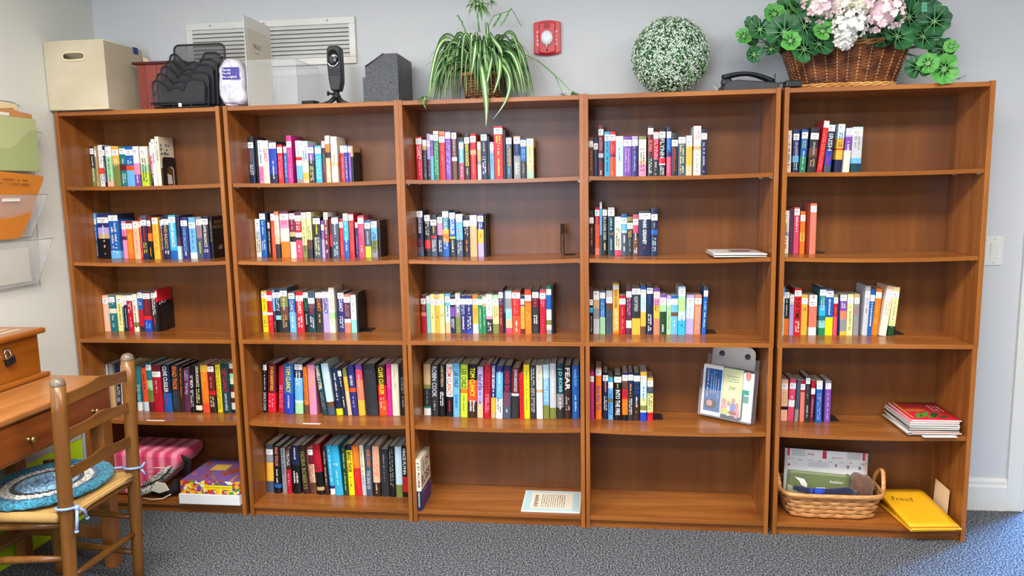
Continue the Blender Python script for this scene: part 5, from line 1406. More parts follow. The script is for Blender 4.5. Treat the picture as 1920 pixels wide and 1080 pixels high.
def d2(e, x0, x1, z1, y):
    mb = MB(); add_text(mb, 'Joy', LEAN @ Vector((x0+.03, y-.0004, .128)), LEAN.to_3x3() @ Vector((.03, 0, 0)), LEAN.to_3x3() @ Vector((0, 0, .022)), 0, 0)
    for z_ in (.186, .175, .165): scribble(mb, LEAN @ Vector((x0+.02, y-.0004, z_)), LEAN.to_3x3() @ Vector((.055, 0, 0)), LEAN.to_3x3() @ Vector((0, 0, .006)), 1, 0, 1.5, int(z_*999))
    mb.build('printed_text', mat('sage_ink', '6d7a55', .6), e)
    mb = MB(); q_(mb, x0, .005, x1, .02, y); mb.build('navy_band', bookmat('navy'), e)
    for k, (x, z_, c, s) in enumerate(((.013, .078, 'f0a0a0', 1), (.035, .07, 'e8e4e0', .9), (.055, .085, '6b87c9', 1), (.072, .066, 'd98fa0', .95))):
        mb = MB(); ell(mb, x0+x, z_-.032, .014*s, .024*s, y-.0004-.0002*k); mb.build('pictured_clothes', mat('cloth_print_%d' % k, c, .6), e)
        mb = MB(); ell(mb, x0+x, z_, .009*s, .012*s, y-.001-.0002*k); mb.build('pictured_face', SKIN, e)
    mb = MB(); ell(mb, x0+.022, .035, .016, .012, y-.002); mb.build('pictured_greens', bookmat('lime'), e)
    mb = MB(); ell(mb, x0+.055, .033, .02, .009, y-.002); mb.build('pictured_table', mat('print_red_brown', 'a3503c', .6), e)
def d3(e, x0, x1, z1, y):
    mb = MB(); ell(mb, x0+.022, .2, .012, .02, y); mb.build('red_emblem', mat('print_salmon', 'd68a7c', .6), e)
    mb = MB(); q_(mb, x0, .12, x0+.03, .14, y); q_(mb, x0+.005, .085, x0+.03, .115, y, .0001); mb.build('teal_print', mat('print_teal', '3f9a8c', .6), e)
    mb = MB(); q_(mb, x0, .01, x0+.006, .12, y); mb.build('dark_strip', bookmat('navy'), e)
broch(.004, .098, .222, -.003, 'white brochure with a blue panel and portrait, at the left of the acrylic holder', PAPW, d1)
broch(.1, .19, .222, -.003, 'pale green brochure picturing a smiling group, in the middle of the acrylic holder', mat('sage_paper', 'd8dcae', .5), d2)
broch(.192, .2395, .214, -.003, 'narrow white brochure with teal and red print, right of the pale green one', PAPW, d3)
broch(.002, .09, .226, .006, 'white brochure tucked behind the blue-panelled one in the holder', PAPW, lambda e, x0, x1, z1, y: None)
broch(.1, .235, .218, .006, 'slate grey brochure at the back right of the acrylic holder', bookmat('slate'), lambda e, x0, x1, z1, y: None)

# splint basket
SPW = mat('splint_wood', 'cf8f52', .5); nt, b = nodes(SPW); mp = texco(nt, (30, 30, 180)); n = noise(nt, mp, 1, 3); r = ramp(nt, [(.3, 'b9763c'), (.7, 'e0a86c')]); nt.links.new(n.outputs[0], r.inputs[0]); nt.links.new(r.outputs[0], b.inputs['Base Color'])
KX, KY = 3.325, .145
t = empty('splint_basket', (KX, KY, SH[4]+.0005), label='honey brown woven splint basket on the bottom shelf of the rightmost bookcase', cat='basket')
WP = rrect_path(.345, .185, .40, .225, .4)
mb = MB(); rows_ = 5
for r_ in range(rows_):
    seg = 96; vs = []; z1_ = .006+r_*.0195
    for zz_, bul_ in ((z1_, 0), (z1_+.005, 1), (z1_+.0145, 1), (z1_+.019, 0)):
        for k in range(seg):
            th_ = 2*PI*k/seg; p, nn = WP(th_, zz_/.105); ph = math.cos(th_*18+(PI if r_ % 2 else 0)); vs.append(Vector((p.x, p.y, zz_))+nn*(.0035*ph+.0022*bul_))
    fs = [(j*seg+k, j*seg+(k+1) % seg, (j+1)*seg+(k+1) % seg, (j+1)*seg+k) for j in range(3) for k in range(seg)]; mb.add(vs, fs, 0, True)
mb.build('woven_splints', SPW, t)
mb = MB(); vs = []; n_ = 48
for zz_ in (.003, .1):
    for k in range(n_): p, nn = WP(2*PI*k/n_, zz_/.105); vs.append((p.x*.97, p.y*.96, zz_))
mb.add(vs, [(k, (k+1) % n_, n_+(k+1) % n_, n_+k) for k in range(n_)]+[tuple(range(n_))], 0, False); mb.build('basket_liner', mat('splint_dark', '7a4a26', .7), t)
mb = MB(); vs = []; seg = 96
for zz_, o_ in ((.098, .006), (.118, .006), (.118, -.003), (.098, -.003)):
    for k in range(seg): p, nn = rrect_path(.41, .235, .41, .235, .4)(2*PI*k/seg, 0); vs.append(Vector((p.x, p.y, zz_))+nn*o_)
mb.add(vs, [(j*seg+k, j*seg+(k+1) % seg, ((j+1) % 4)*seg+(k+1) % seg, ((j+1) % 4)*seg+k) for j in range(4) for k in range(seg)], 0, True); mb.build('rim_band', SPW, t)
for s in (-1, 1):
    mb = MB(); N = 14; pts = [(s*(.208+.012*math.sin(PI*i/N)), -.062+.124*i/N, .105+.085*math.sin(PI*i/N)**.7) for i in range(N+1)]; mb.tube(pts, .008, 8, flat=(1.1, .5)); mb.build('handle', SPW, t)
# things in the basket
def sheet(name, lab, cat_, P, w_, h_, m, bow=0, group=None, n=10, th=.0012):
    """P: bottom-left corner; the sheet leans back; bow curls it"""
    mb = MB(); vs = []
    for i in range(n+1):
        for j in range(n+1):
            x, z_ = w_*i/n, h_*j/n; vs.append((x, bow*math.sin(PI*i/n)+.0, z_))
    N1 = (n+1)**2; vs += [(x, y+th, z_) for x, y, z_ in vs]; A = lambda i, j: i*(n+1)+j
    fs = []
    for i in range(n):
        for j in range(n): fs += [(A(i, j), A(i+1, j), A(i+1, j+1), A(i, j+1)), tuple(N1+q for q in (A(i, j), A(i, j+1), A(i+1, j+1), A(i+1, j)))]
    for i in range(n): fs += [(A(i, 0), N1+A(i, 0), N1+A(i+1, 0), A(i+1, 0)), (A(i, n), A(i+1, n), N1+A(i+1, n), N1+A(i, n)), (A(0, i), A(0, i+1), N1+A(0, i+1), N1+A(0, i)), (A(n, i), N1+A(n, i), N1+A(n, i+1), A(n, i+1))]
    mb.add(vs, fs, 0, True); o = mb.build(name, m); o.matrix_world = P; return tag(o, lab, cat_, group)
REDI = mat('red_ink', 'd0304a', .6)
Mc = Matrix.Translation((3.145, .155, .085)) @ Matrix.Rotation(-.14, 4, 'X') @ Matrix.Rotation(.05, 4, 'Y')
cal = sheet('wall_calendar', 'white January calendar sheet with red and black numerals leaning in the splint basket', 'calendar', Mc, .345, .232, PAPW)
mb = MB(); y = -.0012
def tx(s, x, z_, w_, h_, mbx): add_text(mbx, s, (x, y, z_), (w_, 0, 0), (0, 0, h_), 0, .02)
tx('1', .157, .197, .017, .034, mb); tx('2026', .093, .2085, .03, .009, mb); tx('JANUARY', .195, .2, .045, .006, mb); tx('1', .212, .165, .006, .013, mb); tx('4', .012, .155, .012, .012, mb)
mb.box((.01, y, .2), (.02, y+.0006, .232)); mb.box((.322, y, .2), (.333, y+.0006, .232)); scribble(mb, (.01, y, .186), (.03, 0, 0), (0, 0, .006), 1, 0, 1, 3); mb.build('red_print', REDI, cal)
mb = MB()
for s_, x, z_ in (('2', .257, .162), ('3', .305, .16), ('9', .257, .126), ('10', .3, .128), ('17', .312, .095), ('24', .318, .063)): tx(s_, x, z_, .013 if len(s_) == 1 else .021, .013, mb)
for k in range(7): scribble(mb, (.055+k*.043, y, .183), (.02, 0, 0), (0, 0, .005), 1, 0, 1, k)
for gx in (.03, .26):
    for k in range(6): mb.box((gx, y, .203+k*.005), (gx+.055, y+.0004, .2036+k*.005))
    for k in range(7): mb.box((gx+k*.0088, y, .203), (gx+.0006+k*.0088, y+.0004, .2285))
for k in range(40): mb.box((.008+k*.0084, y, .2395), (.012+k*.0084, y+.0004, .2425))
for k in range(5): mb.box((.1, y, .158+k*.005), (.185, y+.0004, .1585+k*.005))
mb.build('black_print', INK, cal)
Mb = Matrix.Translation((3.15, .128, .088)) @ Matrix.Rotation(-.12, 4, 'X') @ Matrix.Rotation(.07, 4, 'Y')
bk_ = sheet('bird_booklet', 'green booklet with white birds on its cover in front of the calendar', 'booklet', Mb, .26, .145, mat('booklet_green', '6f7a50', .35), th=.004)
mb = MB(); add_text(mb, 'Audubon', (.175, -.001, .105), (.055, 0, 0), (0, 0, .012), 0, 0); mb.build('cover_title', PAPW, bk_)
mb = MB()
for pts in (((.03, .118), (.07, .112), (.085, .09), (.083, .075), (.06, .085), (.05, .102)), ((.12, .08), (.16, .083), (.155, .065), (.12, .06)), ((.19, .055), (.22, .05), (.215, .03), (.19, .035))): mb.quad([(x, -.001, z_) for x, z_ in pts])
mb.build('white_birds', PAPW, bk_)
mb = MB(); mb.quad([(.004, -.0008, .004), (.11, -.0008, .004), (.07, -.0008, .06), (.004, -.0008, .085)]); mb.build('cover_haze', mat('booklet_tan', 'a9a27c', .4), bk_)
NAVY = mat('navy_knit', '161c38', .9, sheen=.4)
mb = MB(); P = [at(x, y_, Y=.06) for x, y_ in ((1487, 914), (1500, 917), (1520, 921), (1545, 922), (1570, 922), (1590, 920), (1603, 926))]
mb.tube(P, [.009, .0135, .0125, .013, .0165, .017, .013], 14, flat=(1, .9)); sock = tag(mb.build('knit_sock', NAVY), 'navy knit sock with a bright blue cuff band lying across the splint basket', 'sock')
mb = MB(); mb.tube([P[2].lerp(P[3], .25), P[2].lerp(P[3], 1.0)], [.0138, .0142], 14); mb.tube([P[2].lerp(P[3], -.08), P[2].lerp(P[3], .1)], .0136, 14); mb.build('blue_band', mat('blue_knit', '2447b8', .9), sock)
BRG = mat('brown_fabric', '6e4a38', .95, sheen=.3); nt, b = nodes(BRG); mp = texco(nt, (1, 1, .6)); n = noise(nt, mp, 28, 4, .6, 1); bump(nt, b, n.outputs[0], 1, .02)
mb = MB(); c = (3.456, .15, .16)
uv_super(mb, c, .04, .05, .06, .8, .9, 22, 16, f=lambda v: v+Vector((math.sin(v.z*90)*.005, math.sin(v.x*120+v.z*40)*.006, 0)))
uv_super(mb, (3.482, .13, .17), .026, .04, .05, .8, .9, 18, 12, f=lambda v: v+Vector((math.sin(v.z*110)*.004, 0, 0)))
tag(mb.build('brown_mittens', BRG), 'crumpled brown fabric mittens stuffed in the right end of the splint basket', 'mittens')

# manila envelopes
MAN = mat('manila_yellow', 'f2b11c', .45)
G = 'yellow envelopes on the bottom shelf'
def env(lab, loc, w_, d_, rx, rz, th=.004, kids=None):
    o = floppy('manila_envelope', w_, d_, th, None, 0, lab, 'envelope', loc, rz, G, [MAN, MAN], nx=8, ny=8); o.rotation_euler = (rx, 0, rz)
    return o
env('yellow envelope at the bottom of the three on the bottom shelf', (3.598, -.045, SH[4]+.003), .182, .27, .0, .12)
env('yellow envelope between two others on the bottom shelf, right of the basket', (3.6, -.05, SH[4]+.011), .198, .3, .07, .10)
e3 = env('yellow envelope marked in black pen, topmost beside the splint basket', (3.592, -.045, SH[4]+.021), .198, .3, .11, .10)
mb = MB(); add_text(mb, 'Freud', (.03, .2, .0048), (.08, -.008, 0), (.006, .034, 0), 0, -.008); mb.build('pen_writing', INK, e3)
t = tag(MB().box((0, 0, 0), (.0015, .13, .125)).build('cream_card', mat('card_cream', 'e8cfa8', .6)), 'cream card standing against the right side panel behind the yellow envelopes', 'card'); t.matrix_world = Matrix.Translation((3.79, .09, SH[4]+.0008)) @ Matrix.Rotation(.04, 4, 'Y')

# ------------------------------------------------------------------ leftmost bottom shelf: puzzle boxes and bag
slabo('white_box', 'flat white box under the colourful puzzle box, bottom shelf', 'box', Matrix.Translation((.447, -.018, SH[4]+.0006)), .292, .27, .046, mat('box_white', 'e4e5e6', .4), bevel=.001)
PUZ = mat('puzzle_art', 'c06a30', .35); nt, b = nodes(PUZ); mp = texco(nt, (1, 1, 1))
vo = nt.nodes.new('ShaderNodeTexVoronoi'); vo.inputs['Scale'].default_value = 75; nt.links.new(mp.outputs[0], vo.inputs['Vector'])
r = ramp(nt, [(.0, 'e8b020'), (.14, 'c23a28'), (.27, '7b3f98'), (.4, 'f0d04a'), (.5, 'e27a2a'), (.62, '4c8a3a'), (.74, 'e9e2d0'), (.86, '5a4ab0')], 'CONSTANT'); sep = nt.nodes.new('ShaderNodeSeparateColor')
nt.links.new(vo.outputs['Color'], sep.inputs[0]); nt.links.new(sep.outputs[0], r.inputs[0]); nt.links.new(r.outputs[0], b.inputs['Base Color'])
PUZT = mat('puzzle_lid_art', '8a4a7a', .3); nt, b = nodes(PUZT); mp = texco(nt, (1, 1, 1)); n = noise(nt, mp, 14, 5, .7, 1)
r = ramp(nt, [(.3, '5c2f4c'), (.42, 'a8512f'), (.5, '5a63b8'), (.58, '8a3f7a'), (.68, 'c49a3a')]); nt.links.new(n.outputs[0], r.inputs[0]); nt.links.new(r.outputs[0], b.inputs['Base Color'])
t = empty('puzzle_box', (.455, -.01, SH[4]+.0475), label='colourful jigsaw puzzle box with a yellow title label on the white box', cat='puzzle box')
MB().box((0, 0, 0), (.283, .262, .061)).build('box_body', PUZ, t, bevel=.001)
MB().box((.002, .002, .0612), (.281, .26, .0617)).build('lid_picture', PUZT, t)
lb = MB().box((.112, -.0008, .022), (.248, .0, .042)).build('title_label', mat('label_yellow', 'f4d916', .4), t)
mb = MB(); add_text(mb, 'THE PUZZLED PATRON', (.118, -.0011, .0285), (.124, 0, 0), (0, 0, .0075), 0, .02); mb.build('title_lettering', mat('ochre_ink', '9a7a08', .6), t)
MB().box((.07, .13, .0618), (.15, .2, .0621)).build('lid_label', GLD, t)
PNK = mat('pink_fabric', 'dd4f74', .75, sheen=.2); nt, b = nodes(PNK); mp = texco(nt, (1, 0, -.55), (0, 0, 0)); wv = nt.nodes.new('ShaderNodeTexWave'); wv.inputs['Scale'].default_value = 5.2; wv.inputs['Distortion'].default_value = .6
nt.links.new(mp.outputs[0], wv.inputs['Vector']); r = ramp(nt, [(.0, 'c4305a'), (.55, 'de5078'), (.75, 'f08aa5')]); nt.links.new(wv.outputs[0], r.inputs[0]); nt.links.new(r.outputs[0], b.inputs['Base Color'])
PAIS = mat('black_white_scroll', 'dddddd', .7); nt, b = nodes(PAIS); mp = texco(nt, (1, 1, 1)); n = noise(nt, mp, 62, 1, .4, 3.2); r = ramp(nt, [(.0, '111113'), (.47, '111113'), (.5, 'efeeea'), (.56, 'efeeea'), (.6, '111113'), (.7, 'efeeea')]); nt.links.new(n.outputs[0], r.inputs[0]); nt.links.new(r.outputs[0], b.inputs['Base Color'])
BKF = mat('black_fabric', '141317', .85)
t = empty('backpack', (.186, .13, SH[4]+.006), label='pink striped backpack with black and white scroll straps on the bottom shelf', cat='backpack')
mb = MB(); prof = [(-.1, 0), (.06, .0), (.10, .03), (.205, .125), (.24, .165), (.235, .2), (.2, .205), (-.12, .212), (-.15, .12)]
mb.prism(prof, -.085, .14); o = mb.build('bag_body', PNK, t, bevel=.018)
mb = MB(); mb.tube([(.03, -.06, .035), (.11, -.075, .075), (.2, -.08, .14)], [.034, .03, .02], 12, flat=(.9, .7)); mb.tube([(.0, -.1, .02), (.06, -.11, .03), (.115, -.105, .05)], [.018, .02, .014], 10); mb.build('scroll_pocket', PAIS, t)
mb = MB(); mb.tube([(.02, -.107, .042), (.08, -.115, .06), (.165, -.11, .1), (.21, -.1, .15)], .0035, 6); mb.tube([(.235, -.06, .19), (.255, -.04, .16), (.23, -.02, .1), (.225, .0, .04), (.235, .02, .012)], [.012, .022, .024, .022, .012], 10, flat=(.5, 1)); mb.tube([(.1, -.09, .02), (.16, -.085, .016), (.2, -.07, .03), (.19, -.05, .07)], [.012, .022, .024, .01], 10); mb.build('black_gusset', BKF, t)
mb = MB(); mb.prism([(.108, .04), (.15, .028), (.2, .045), (.182, .078), (.135, .085)], -.122, -.117); mb.build('white_patch', mat('patch_white', 'd9d4c4', .6), t, bevel=.003)
mb = MB(); mb.tube([(.1, -.11, .14), (.15, -.12, .152), (.2, -.118, .15), (.19, -.115, .13), (.13, -.12, .1)], .0026, 6); mb.tube([(.07, -.125, .006), (.12, -.135, .003), (.17, -.13, .008), (.2, -.11, .022)], .0028, 6); mb.build('white_cord', mat('cord_cream', 'd8cfc0', .5), t)
mb = MB(); mb.tube([(.07, -.088, .045), (.085, -.097, .052)], .006, 8); mb.build('toggle', mat('toggle_pink', 'f2a6b4', .4), t)

# ------------------------------------------------------------------ desk, chest, padlock
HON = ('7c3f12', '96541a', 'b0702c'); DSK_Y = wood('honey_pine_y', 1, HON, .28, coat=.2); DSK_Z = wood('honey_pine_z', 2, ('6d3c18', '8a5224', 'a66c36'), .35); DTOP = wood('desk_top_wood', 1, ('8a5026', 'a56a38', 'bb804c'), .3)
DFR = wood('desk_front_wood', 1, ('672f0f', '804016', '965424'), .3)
BRS = mat('antique_brass', 'b79a62', .3, metal=.9)
t = empty('writing_desk', (0, 0, 0), label='honey brown wooden writing desk against the left wall, beside the ladder-back chair', cat='desk')
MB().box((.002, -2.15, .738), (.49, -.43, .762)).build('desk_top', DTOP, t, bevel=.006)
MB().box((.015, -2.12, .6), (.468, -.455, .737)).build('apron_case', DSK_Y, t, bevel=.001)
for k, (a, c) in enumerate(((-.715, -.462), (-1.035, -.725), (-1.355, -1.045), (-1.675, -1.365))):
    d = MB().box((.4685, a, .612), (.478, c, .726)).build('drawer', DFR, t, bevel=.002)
    yc = (-.565, -.882, -1.2, -1.52)[k]
    mb = MB(); mb.lathe([(.009, 0), (.004, .003), (.004, .012), (.009, .016), (.010, .021), (.006, .025)], 14, M=Matrix.Translation((.478, yc, .662)) @ Matrix.Rotation(PI/2, 4, 'Y')); mb.build('knob', BRS, d)
for x, y in ((.412, -.505), (.028, -.505), (.412, -2.1), (.028, -2.1)): 
    mb = MB(); s = .055; vs = [(x, y, .599), (x+s, y, .599), (x+s, y+s, .599), (x, y+s, .599), (x+.006, y+.006, 0), (x+s-.006, y+.006, 0), (x+s-.006, y+s-.006, 0), (x+.006, y+s-.006, 0)]
    mb.add(vs, [(0, 1, 2, 3), (7, 6, 5, 4), (0, 4, 5, 1), (1, 5, 6, 2), (2, 6, 7, 3), (3, 7, 4, 0)]); mb.build('leg', DSK_Z, t, bevel=.002)
MB().box((.07, -.495, .12), (.415, -.465, .165)).build('stretcher', DSK_Z, t, bevel=.002)
MB().box((.05, -2.05, .12), (.075, -.5, .165)).build('stretcher', DSK_Z, t, bevel=.002)

t = empty('wooden_chest', (0, 0, .7632), label='honey pine keepsake chest with a striped lid on the writing desk', cat='chest')
MB().box((.004, -1.0, 0), (.222, -.44, .018)).build('base_moulding', DSK_Y, t, bevel=.006)
MB().box((.01, -.985, .018), (.195, -.458, .168)).build('chest_body', wood('pine_front', 1, ('80430f', '995614', 'ae6a20'), .25, .6, coat=.3), t, bevel=.002)
MB().box((.003, -1.0, .170), (.222, -.44, .193)).build('lid', DSK_Y, t, bevel=.009)
mb = MB()
for k in range(3): mb.box((.03+k*.055, -.95, .1931), (.052+k*.055, -.49, .1936))
mb.build('inlay_stripes', mat('inlay_pale', 'c9b08a', .3), t)
t = empty('padlock', (.2, -.69, .93), label='small black padlock hanging on the front of the wooden chest', cat='padlock')
CH = mat('chrome', 'cfd2d6', .12, metal=1)
p0 = at(14.5, 669, X=.2); t.location = p0; t.rotation_euler = (.0, 0, 0)
mb = MB(); mb.box((-.004, -.019, -.03), (.012, .019, .0)); mb.build('lock_body', BLACKM, t, rot=(.25, 0, 0), bevel=.002)
mb = MB(); mb.box((-.0045, -.0195, -.003), (.0125, .0195, .003)); mb.build('steel_band', CH, t, rot=(.25, 0, 0), bevel=.001)
mb = MB(); mb.tube([(.004, -.012, 0), (.004, -.012, .018)]+[(.004, -.012*math.cos(a), .018+.012*math.sin(a)) for a in [PI*i/8 for i in range(1, 8)]]+[(.004, .012, .018), (.004, .012, 0)], .003, 8); mb.build('shackle', CH, t, rot=(.25, 0, 0))
mb = MB(); mb.box((-.004, -.012, .018), (.002, .004, .034)); mb.build('hasp', BRS, t)

# lime board under the desk
t = empty('lime_board', (0, 0, 0), label='lime green panel with a grey top edge leaning on the wall under the desk', cat='panel')
mb = MB(); mb.box((.0, -1.95, .001), (.02, -.052, .372)); mb.build('panel_board', mat('lime_plastic', 'b4dc14', .5), t, bevel=.002)
mb = MB(); mb.box((-.003, -1.955, .372), (.024, -.048, .386)); mb.box((-.003, -.052, .001), (.024, -.046, .386)); mb.build('grey_edging', mat('edge_grey', 'a9adb2', .4), t)

# ------------------------------------------------------------------ ladder-back chair
CW = wood('maple_chair', 2, ('4e2e0e', '6d4318', '8a5924'), .35, coat=.12); CWY = wood('maple_chair_y', 1, ('4e2e0e', '6d4318', '8a5924'), .35, coat=.12)
CAP = mat('worn_grey_cap', '6e5f50', .3, coat=.3)
t = empty('ladder_back_chair', (.64, -.785, 0), label='ladder-back wooden chair with a rush seat, its back toward the viewer', cat='chair')
def P_(x, y, z_): return Vector((x-.64, y+.785, z_))
RB, LB_ = -.61, -.96
def post(name, x0, x1, y, h, rad, par=t):
    mb = MB(); n_ = 10; pts = [P_(x0+(x1-x0)*i/n_, y, h*i/n_) for i in range(n_+1)]; mb.tube(pts, [rad*(.82+.18*min(1, i/4)) for i in range(n_+1)], 16); o = mb.build(name, CW, par)
    return o
for y in (RB, LB_):
    o = post('rear_post', .634, .667, y, .868, .0225); mb = MB(); mb.lathe([(.0222, -.006), (.0222, .0), (.021, .008), (.016, .016), (.008, .0205), (.002, .0215)], 18, M=Matrix.Translation(P_(.667, y, .872))); mb.build('rounded_cap', CAP, o)
for y in (-.555, -1.015): post('front_post', .268, .268, y, .46, .019)
for zc, hh_ in ((.812, .036), (.695, .034), (.567, .034)):
    mb = MB(); n_ = 18; vs = []
    for i in range(n_+1):
        a = i/n_; y = LB_+(RB-LB_)*a; x = .64+.03*zc/.9+.014*math.sin(PI*a); bump_ = .012*max(0, math.sin(PI*a))**.5+.012*math.exp(-((a-.5)/.13)**2)
        z1_ = zc+hh_/2+bump_; z0_ = zc-hh_/2+.012*math.sin(PI*a)
        vs += [P_(x-.004, y, z0_), P_(x+.004, y, z0_), P_(x+.004, y, z1_), P_(x-.004, y, z1_)]
    fs = [(0, 1, 2, 3), tuple(4*n_+k for k in (3, 2, 1, 0))]
    for i in range(n_):
        for k in range(4): fs.append((i*4+k, i*4+(k+1) % 4, i*4+4+(k+1) % 4, i*4+4+k))
    mb.add(vs, fs); mb.build('ladder_slat', CWY, t, bevel=.0015)
def rung(a, c, rad=.0115):
    mb = MB(); a, c = P_(*a), P_(*c); mb.tube([a, a.lerp(c, .25), a.lerp(c, .5), a.lerp(c, .75), c], [rad*.75, rad, rad*1.1, rad, rad*.75], 12); mb.build('rung', CWY, t)
rung((.64, LB_, .222), (.64, RB, .212)); rung((.65, LB_, .418), (.65, RB, .41), .009)
for z_ in (.15, .29): rung((.64, LB_, z_), (.268, -1.015, z_)); rung((.64, RB, z_-.02), (.268, -.555, z_-.02))
rung((.268, -1.015, .24), (.268, -.555, .24)); rung((.268, -1.015, .36), (.268, -.555, .36))
rung((.64, LB_, .405), (.268, -1.015, .405)); rung((.64, RB, .405), (.268, -.555, .405))
RUSH = mat('rush_seat', 'c79a58', .75); nt, b = nodes(RUSH); mp = texco(nt, (1, 1, 1)); wv = nt.nodes.new('ShaderNodeTexWave'); wv.inputs['Scale'].default_value = 60; wv.inputs['Distortion'].default_value = 1.2; nt.links.new(mp.outputs[0], wv.inputs['Vector'])
r = ramp(nt, [(.1, '9a7038'), (.6, 'd6ab68')]); nt.links.new(wv.outputs[0], r.inputs[0]); nt.links.new(r.outputs[0], b.inputs['Base Color']); bump(nt, b, wv.outputs[0], .6, .003)
mb = MB(); cs = [(.65, LB_-.01), (.65, RB+.01), (.262, -.55), (.262, -1.02)]; N = 14; vs = []; fs = []
zf = lambda a, c: .452-.010*math.sin(PI*a)*math.sin(PI*c)+.008*(abs(2*a-1)**4+abs(2*c-1)**4)*0
for lay in (0, 1):
    for i in range(N+1):
        for j in range(N+1):
            a, c = i/N, j/N; x = (cs[0][0]*(1-a)+cs[1][0]*a)*(1-c)+(cs[3][0]*(1-a)+cs[2][0]*a)*c; y = (cs[0][1]*(1-a)+cs[1][1]*a)*(1-c)+(cs[3][1]*(1-a)+cs[2][1]*a)*c
            e_ = max(abs(2*a-1), abs(2*c-1)); z_ = zf(a, c)-(.006*max(0, (e_-.85)/.15)**2) if lay else .428+.005*max(0, (e_-.85)/.15)**2; vs.append(P_(x, y, z_))
A = lambda l, i, j: l*(N+1)**2+i*(N+1)+j
for i in range(N):
    for j in range(N): fs += [(A(1, i, j), A(1, i+1, j), A(1, i+1, j+1), A(1, i, j+1)), (A(0, i, j), A(0, i, j+1), A(0, i+1, j+1), A(0, i+1, j))]
for i in range(N): fs += [(A(0, i, 0), A(0, i+1, 0), A(1, i+1, 0), A(1, i, 0)), (A(0, i, N), A(1, i, N), A(1, i+1, N), A(0, i+1, N)), (A(0, 0, i), A(1, 0, i), A(1, 0, i+1), A(0, 0, i+1)), (A(0, N, i), A(0, N, i+1), A(1, N, i+1), A(1, N, i))]
mb.add(vs, fs, 0, True); mb.build('rush_seat', RUSH, t)
mb = MB(); mb.tube([P_(.655, LB_+.03, .438), P_(.655, LB_+.1, .442), P_(.655, RB-.1, .442), P_(.655, RB-.03, .438)], [.017, .015, .015, .017], 12); mb.tube([P_(.64, LB_-.02, .44), P_(.45, -.995, .442), P_(.27, -1.02, .44)], .017, 12); mb.build('rush_edge_rolls', RUSH, t)
# braided chair pad
BRC = [('2f7f9a', 3), ('3a5f80', 1), ('c9c6bd', 2), ('2a2d33', 1), ('7fa9c6', 3), ('5f86a8', 2)]
t = empty('braided_chair_pad', (.45, -.785, .4695), label='oval braided blue, grey and cream pad tied on the rush seat', cat='chair pad')
ring = 0; R0 = .205
for ci, (c, k_) in enumerate(BRC):
    m = mat('braid_%d' % ci, c, .9, sheen=.2); nt, b = nodes(m); mp = texco(nt, (1, 1, 1)); n = noise(nt, mp, 110, 2, .6, 1); cc = [int(c[i:i+2], 16) for i in (0, 2, 4)]
    r = ramp(nt, [(.35, ''.join('%02x' % int(v*.55) for v in cc)), (.6, ''.join('%02x' % min(255, int(v*1.15+12)) for v in cc))]); nt.links.new(n.outputs[0], r.inputs[0]); nt.links.new(r.outputs[0], b.inputs['Base Color']); bump(nt, b, n.outputs[0], .6, .004)
    mb = MB()
    for q in range(k_):
        rr = R0-ring*.0162; seg = 84; pts = []; rads = []
        for k in range(seg):
            th_ = 2*PI*k/seg; pts.append((rr*.92*math.cos(th_), rr*1.02*math.sin(th_), .0+.0015*math.sin(k*2.3))); rads.append(.0088*(1+.14*math.sin(th_*round(rr*300))))
        mb.tube(pts, rads, 8, closed=True, flat=(.95, 1)); ring += 1
    mb.build('braid_ring', m, t)
mb = MB()
TIE = mat('blue_cotton_tie', '8fa8d2', .8)
def loop(y, s, mb):
    c = Vector((.2015, y, -.0045)); pts = []
    for k in range(13):
        a = -PI*.95+PI*1.9*k/12; pts.append(c+Vector((.0285*math.cos(a), .0285*math.sin(a), -.004*math.sin(a))))
    mb.tube(pts, .0042, 7)
loop(LB_+.785, 1, mb); mb.tube([(.172, LB_+.785+.006, -.004), (.16, -.15, .002), (.13, -.13, .0)], .0042, 7)
kx = .236; ky = LB_+.785+.005
uv_super(mb, (kx, ky, -.006), .009, .009, .009, 1, 1, 10, 6)
mb.tube([(kx, ky, -.006), (kx+.006, ky-.012, -.045), (kx+.004, ky-.016, -.078)], .0048, 7); mb.tube([(kx, ky, -.006), (kx+.008, ky+.022, -.025), (kx+.004, ky+.036, -.055)], .0048, 7); uv_super(mb, (kx+.004, ky-.016, -.08), .007, .007, .006, 1, 1, 8, 6); uv_super(mb, (kx+.004, ky+.037, -.058), .007, .007, .006, 1, 1, 8, 6)
mb.build('tie', TIE, t); mb = MB(); loop(RB+.785, -1, mb); mb.tube([(.172, RB+.785-.006, -.004), (.16, .15, .002), (.13, .13, .0)], .0042, 7)
ky = RB+.785; mb.tube([(kx, ky, -.004), (kx+.006, ky+.01, .012)], .004, 6); mb.tube([(kx-.002, ky, -.012), (kx+.006, ky+.008, -.035)], .004, 6)
mb.build('tie', TIE, t)

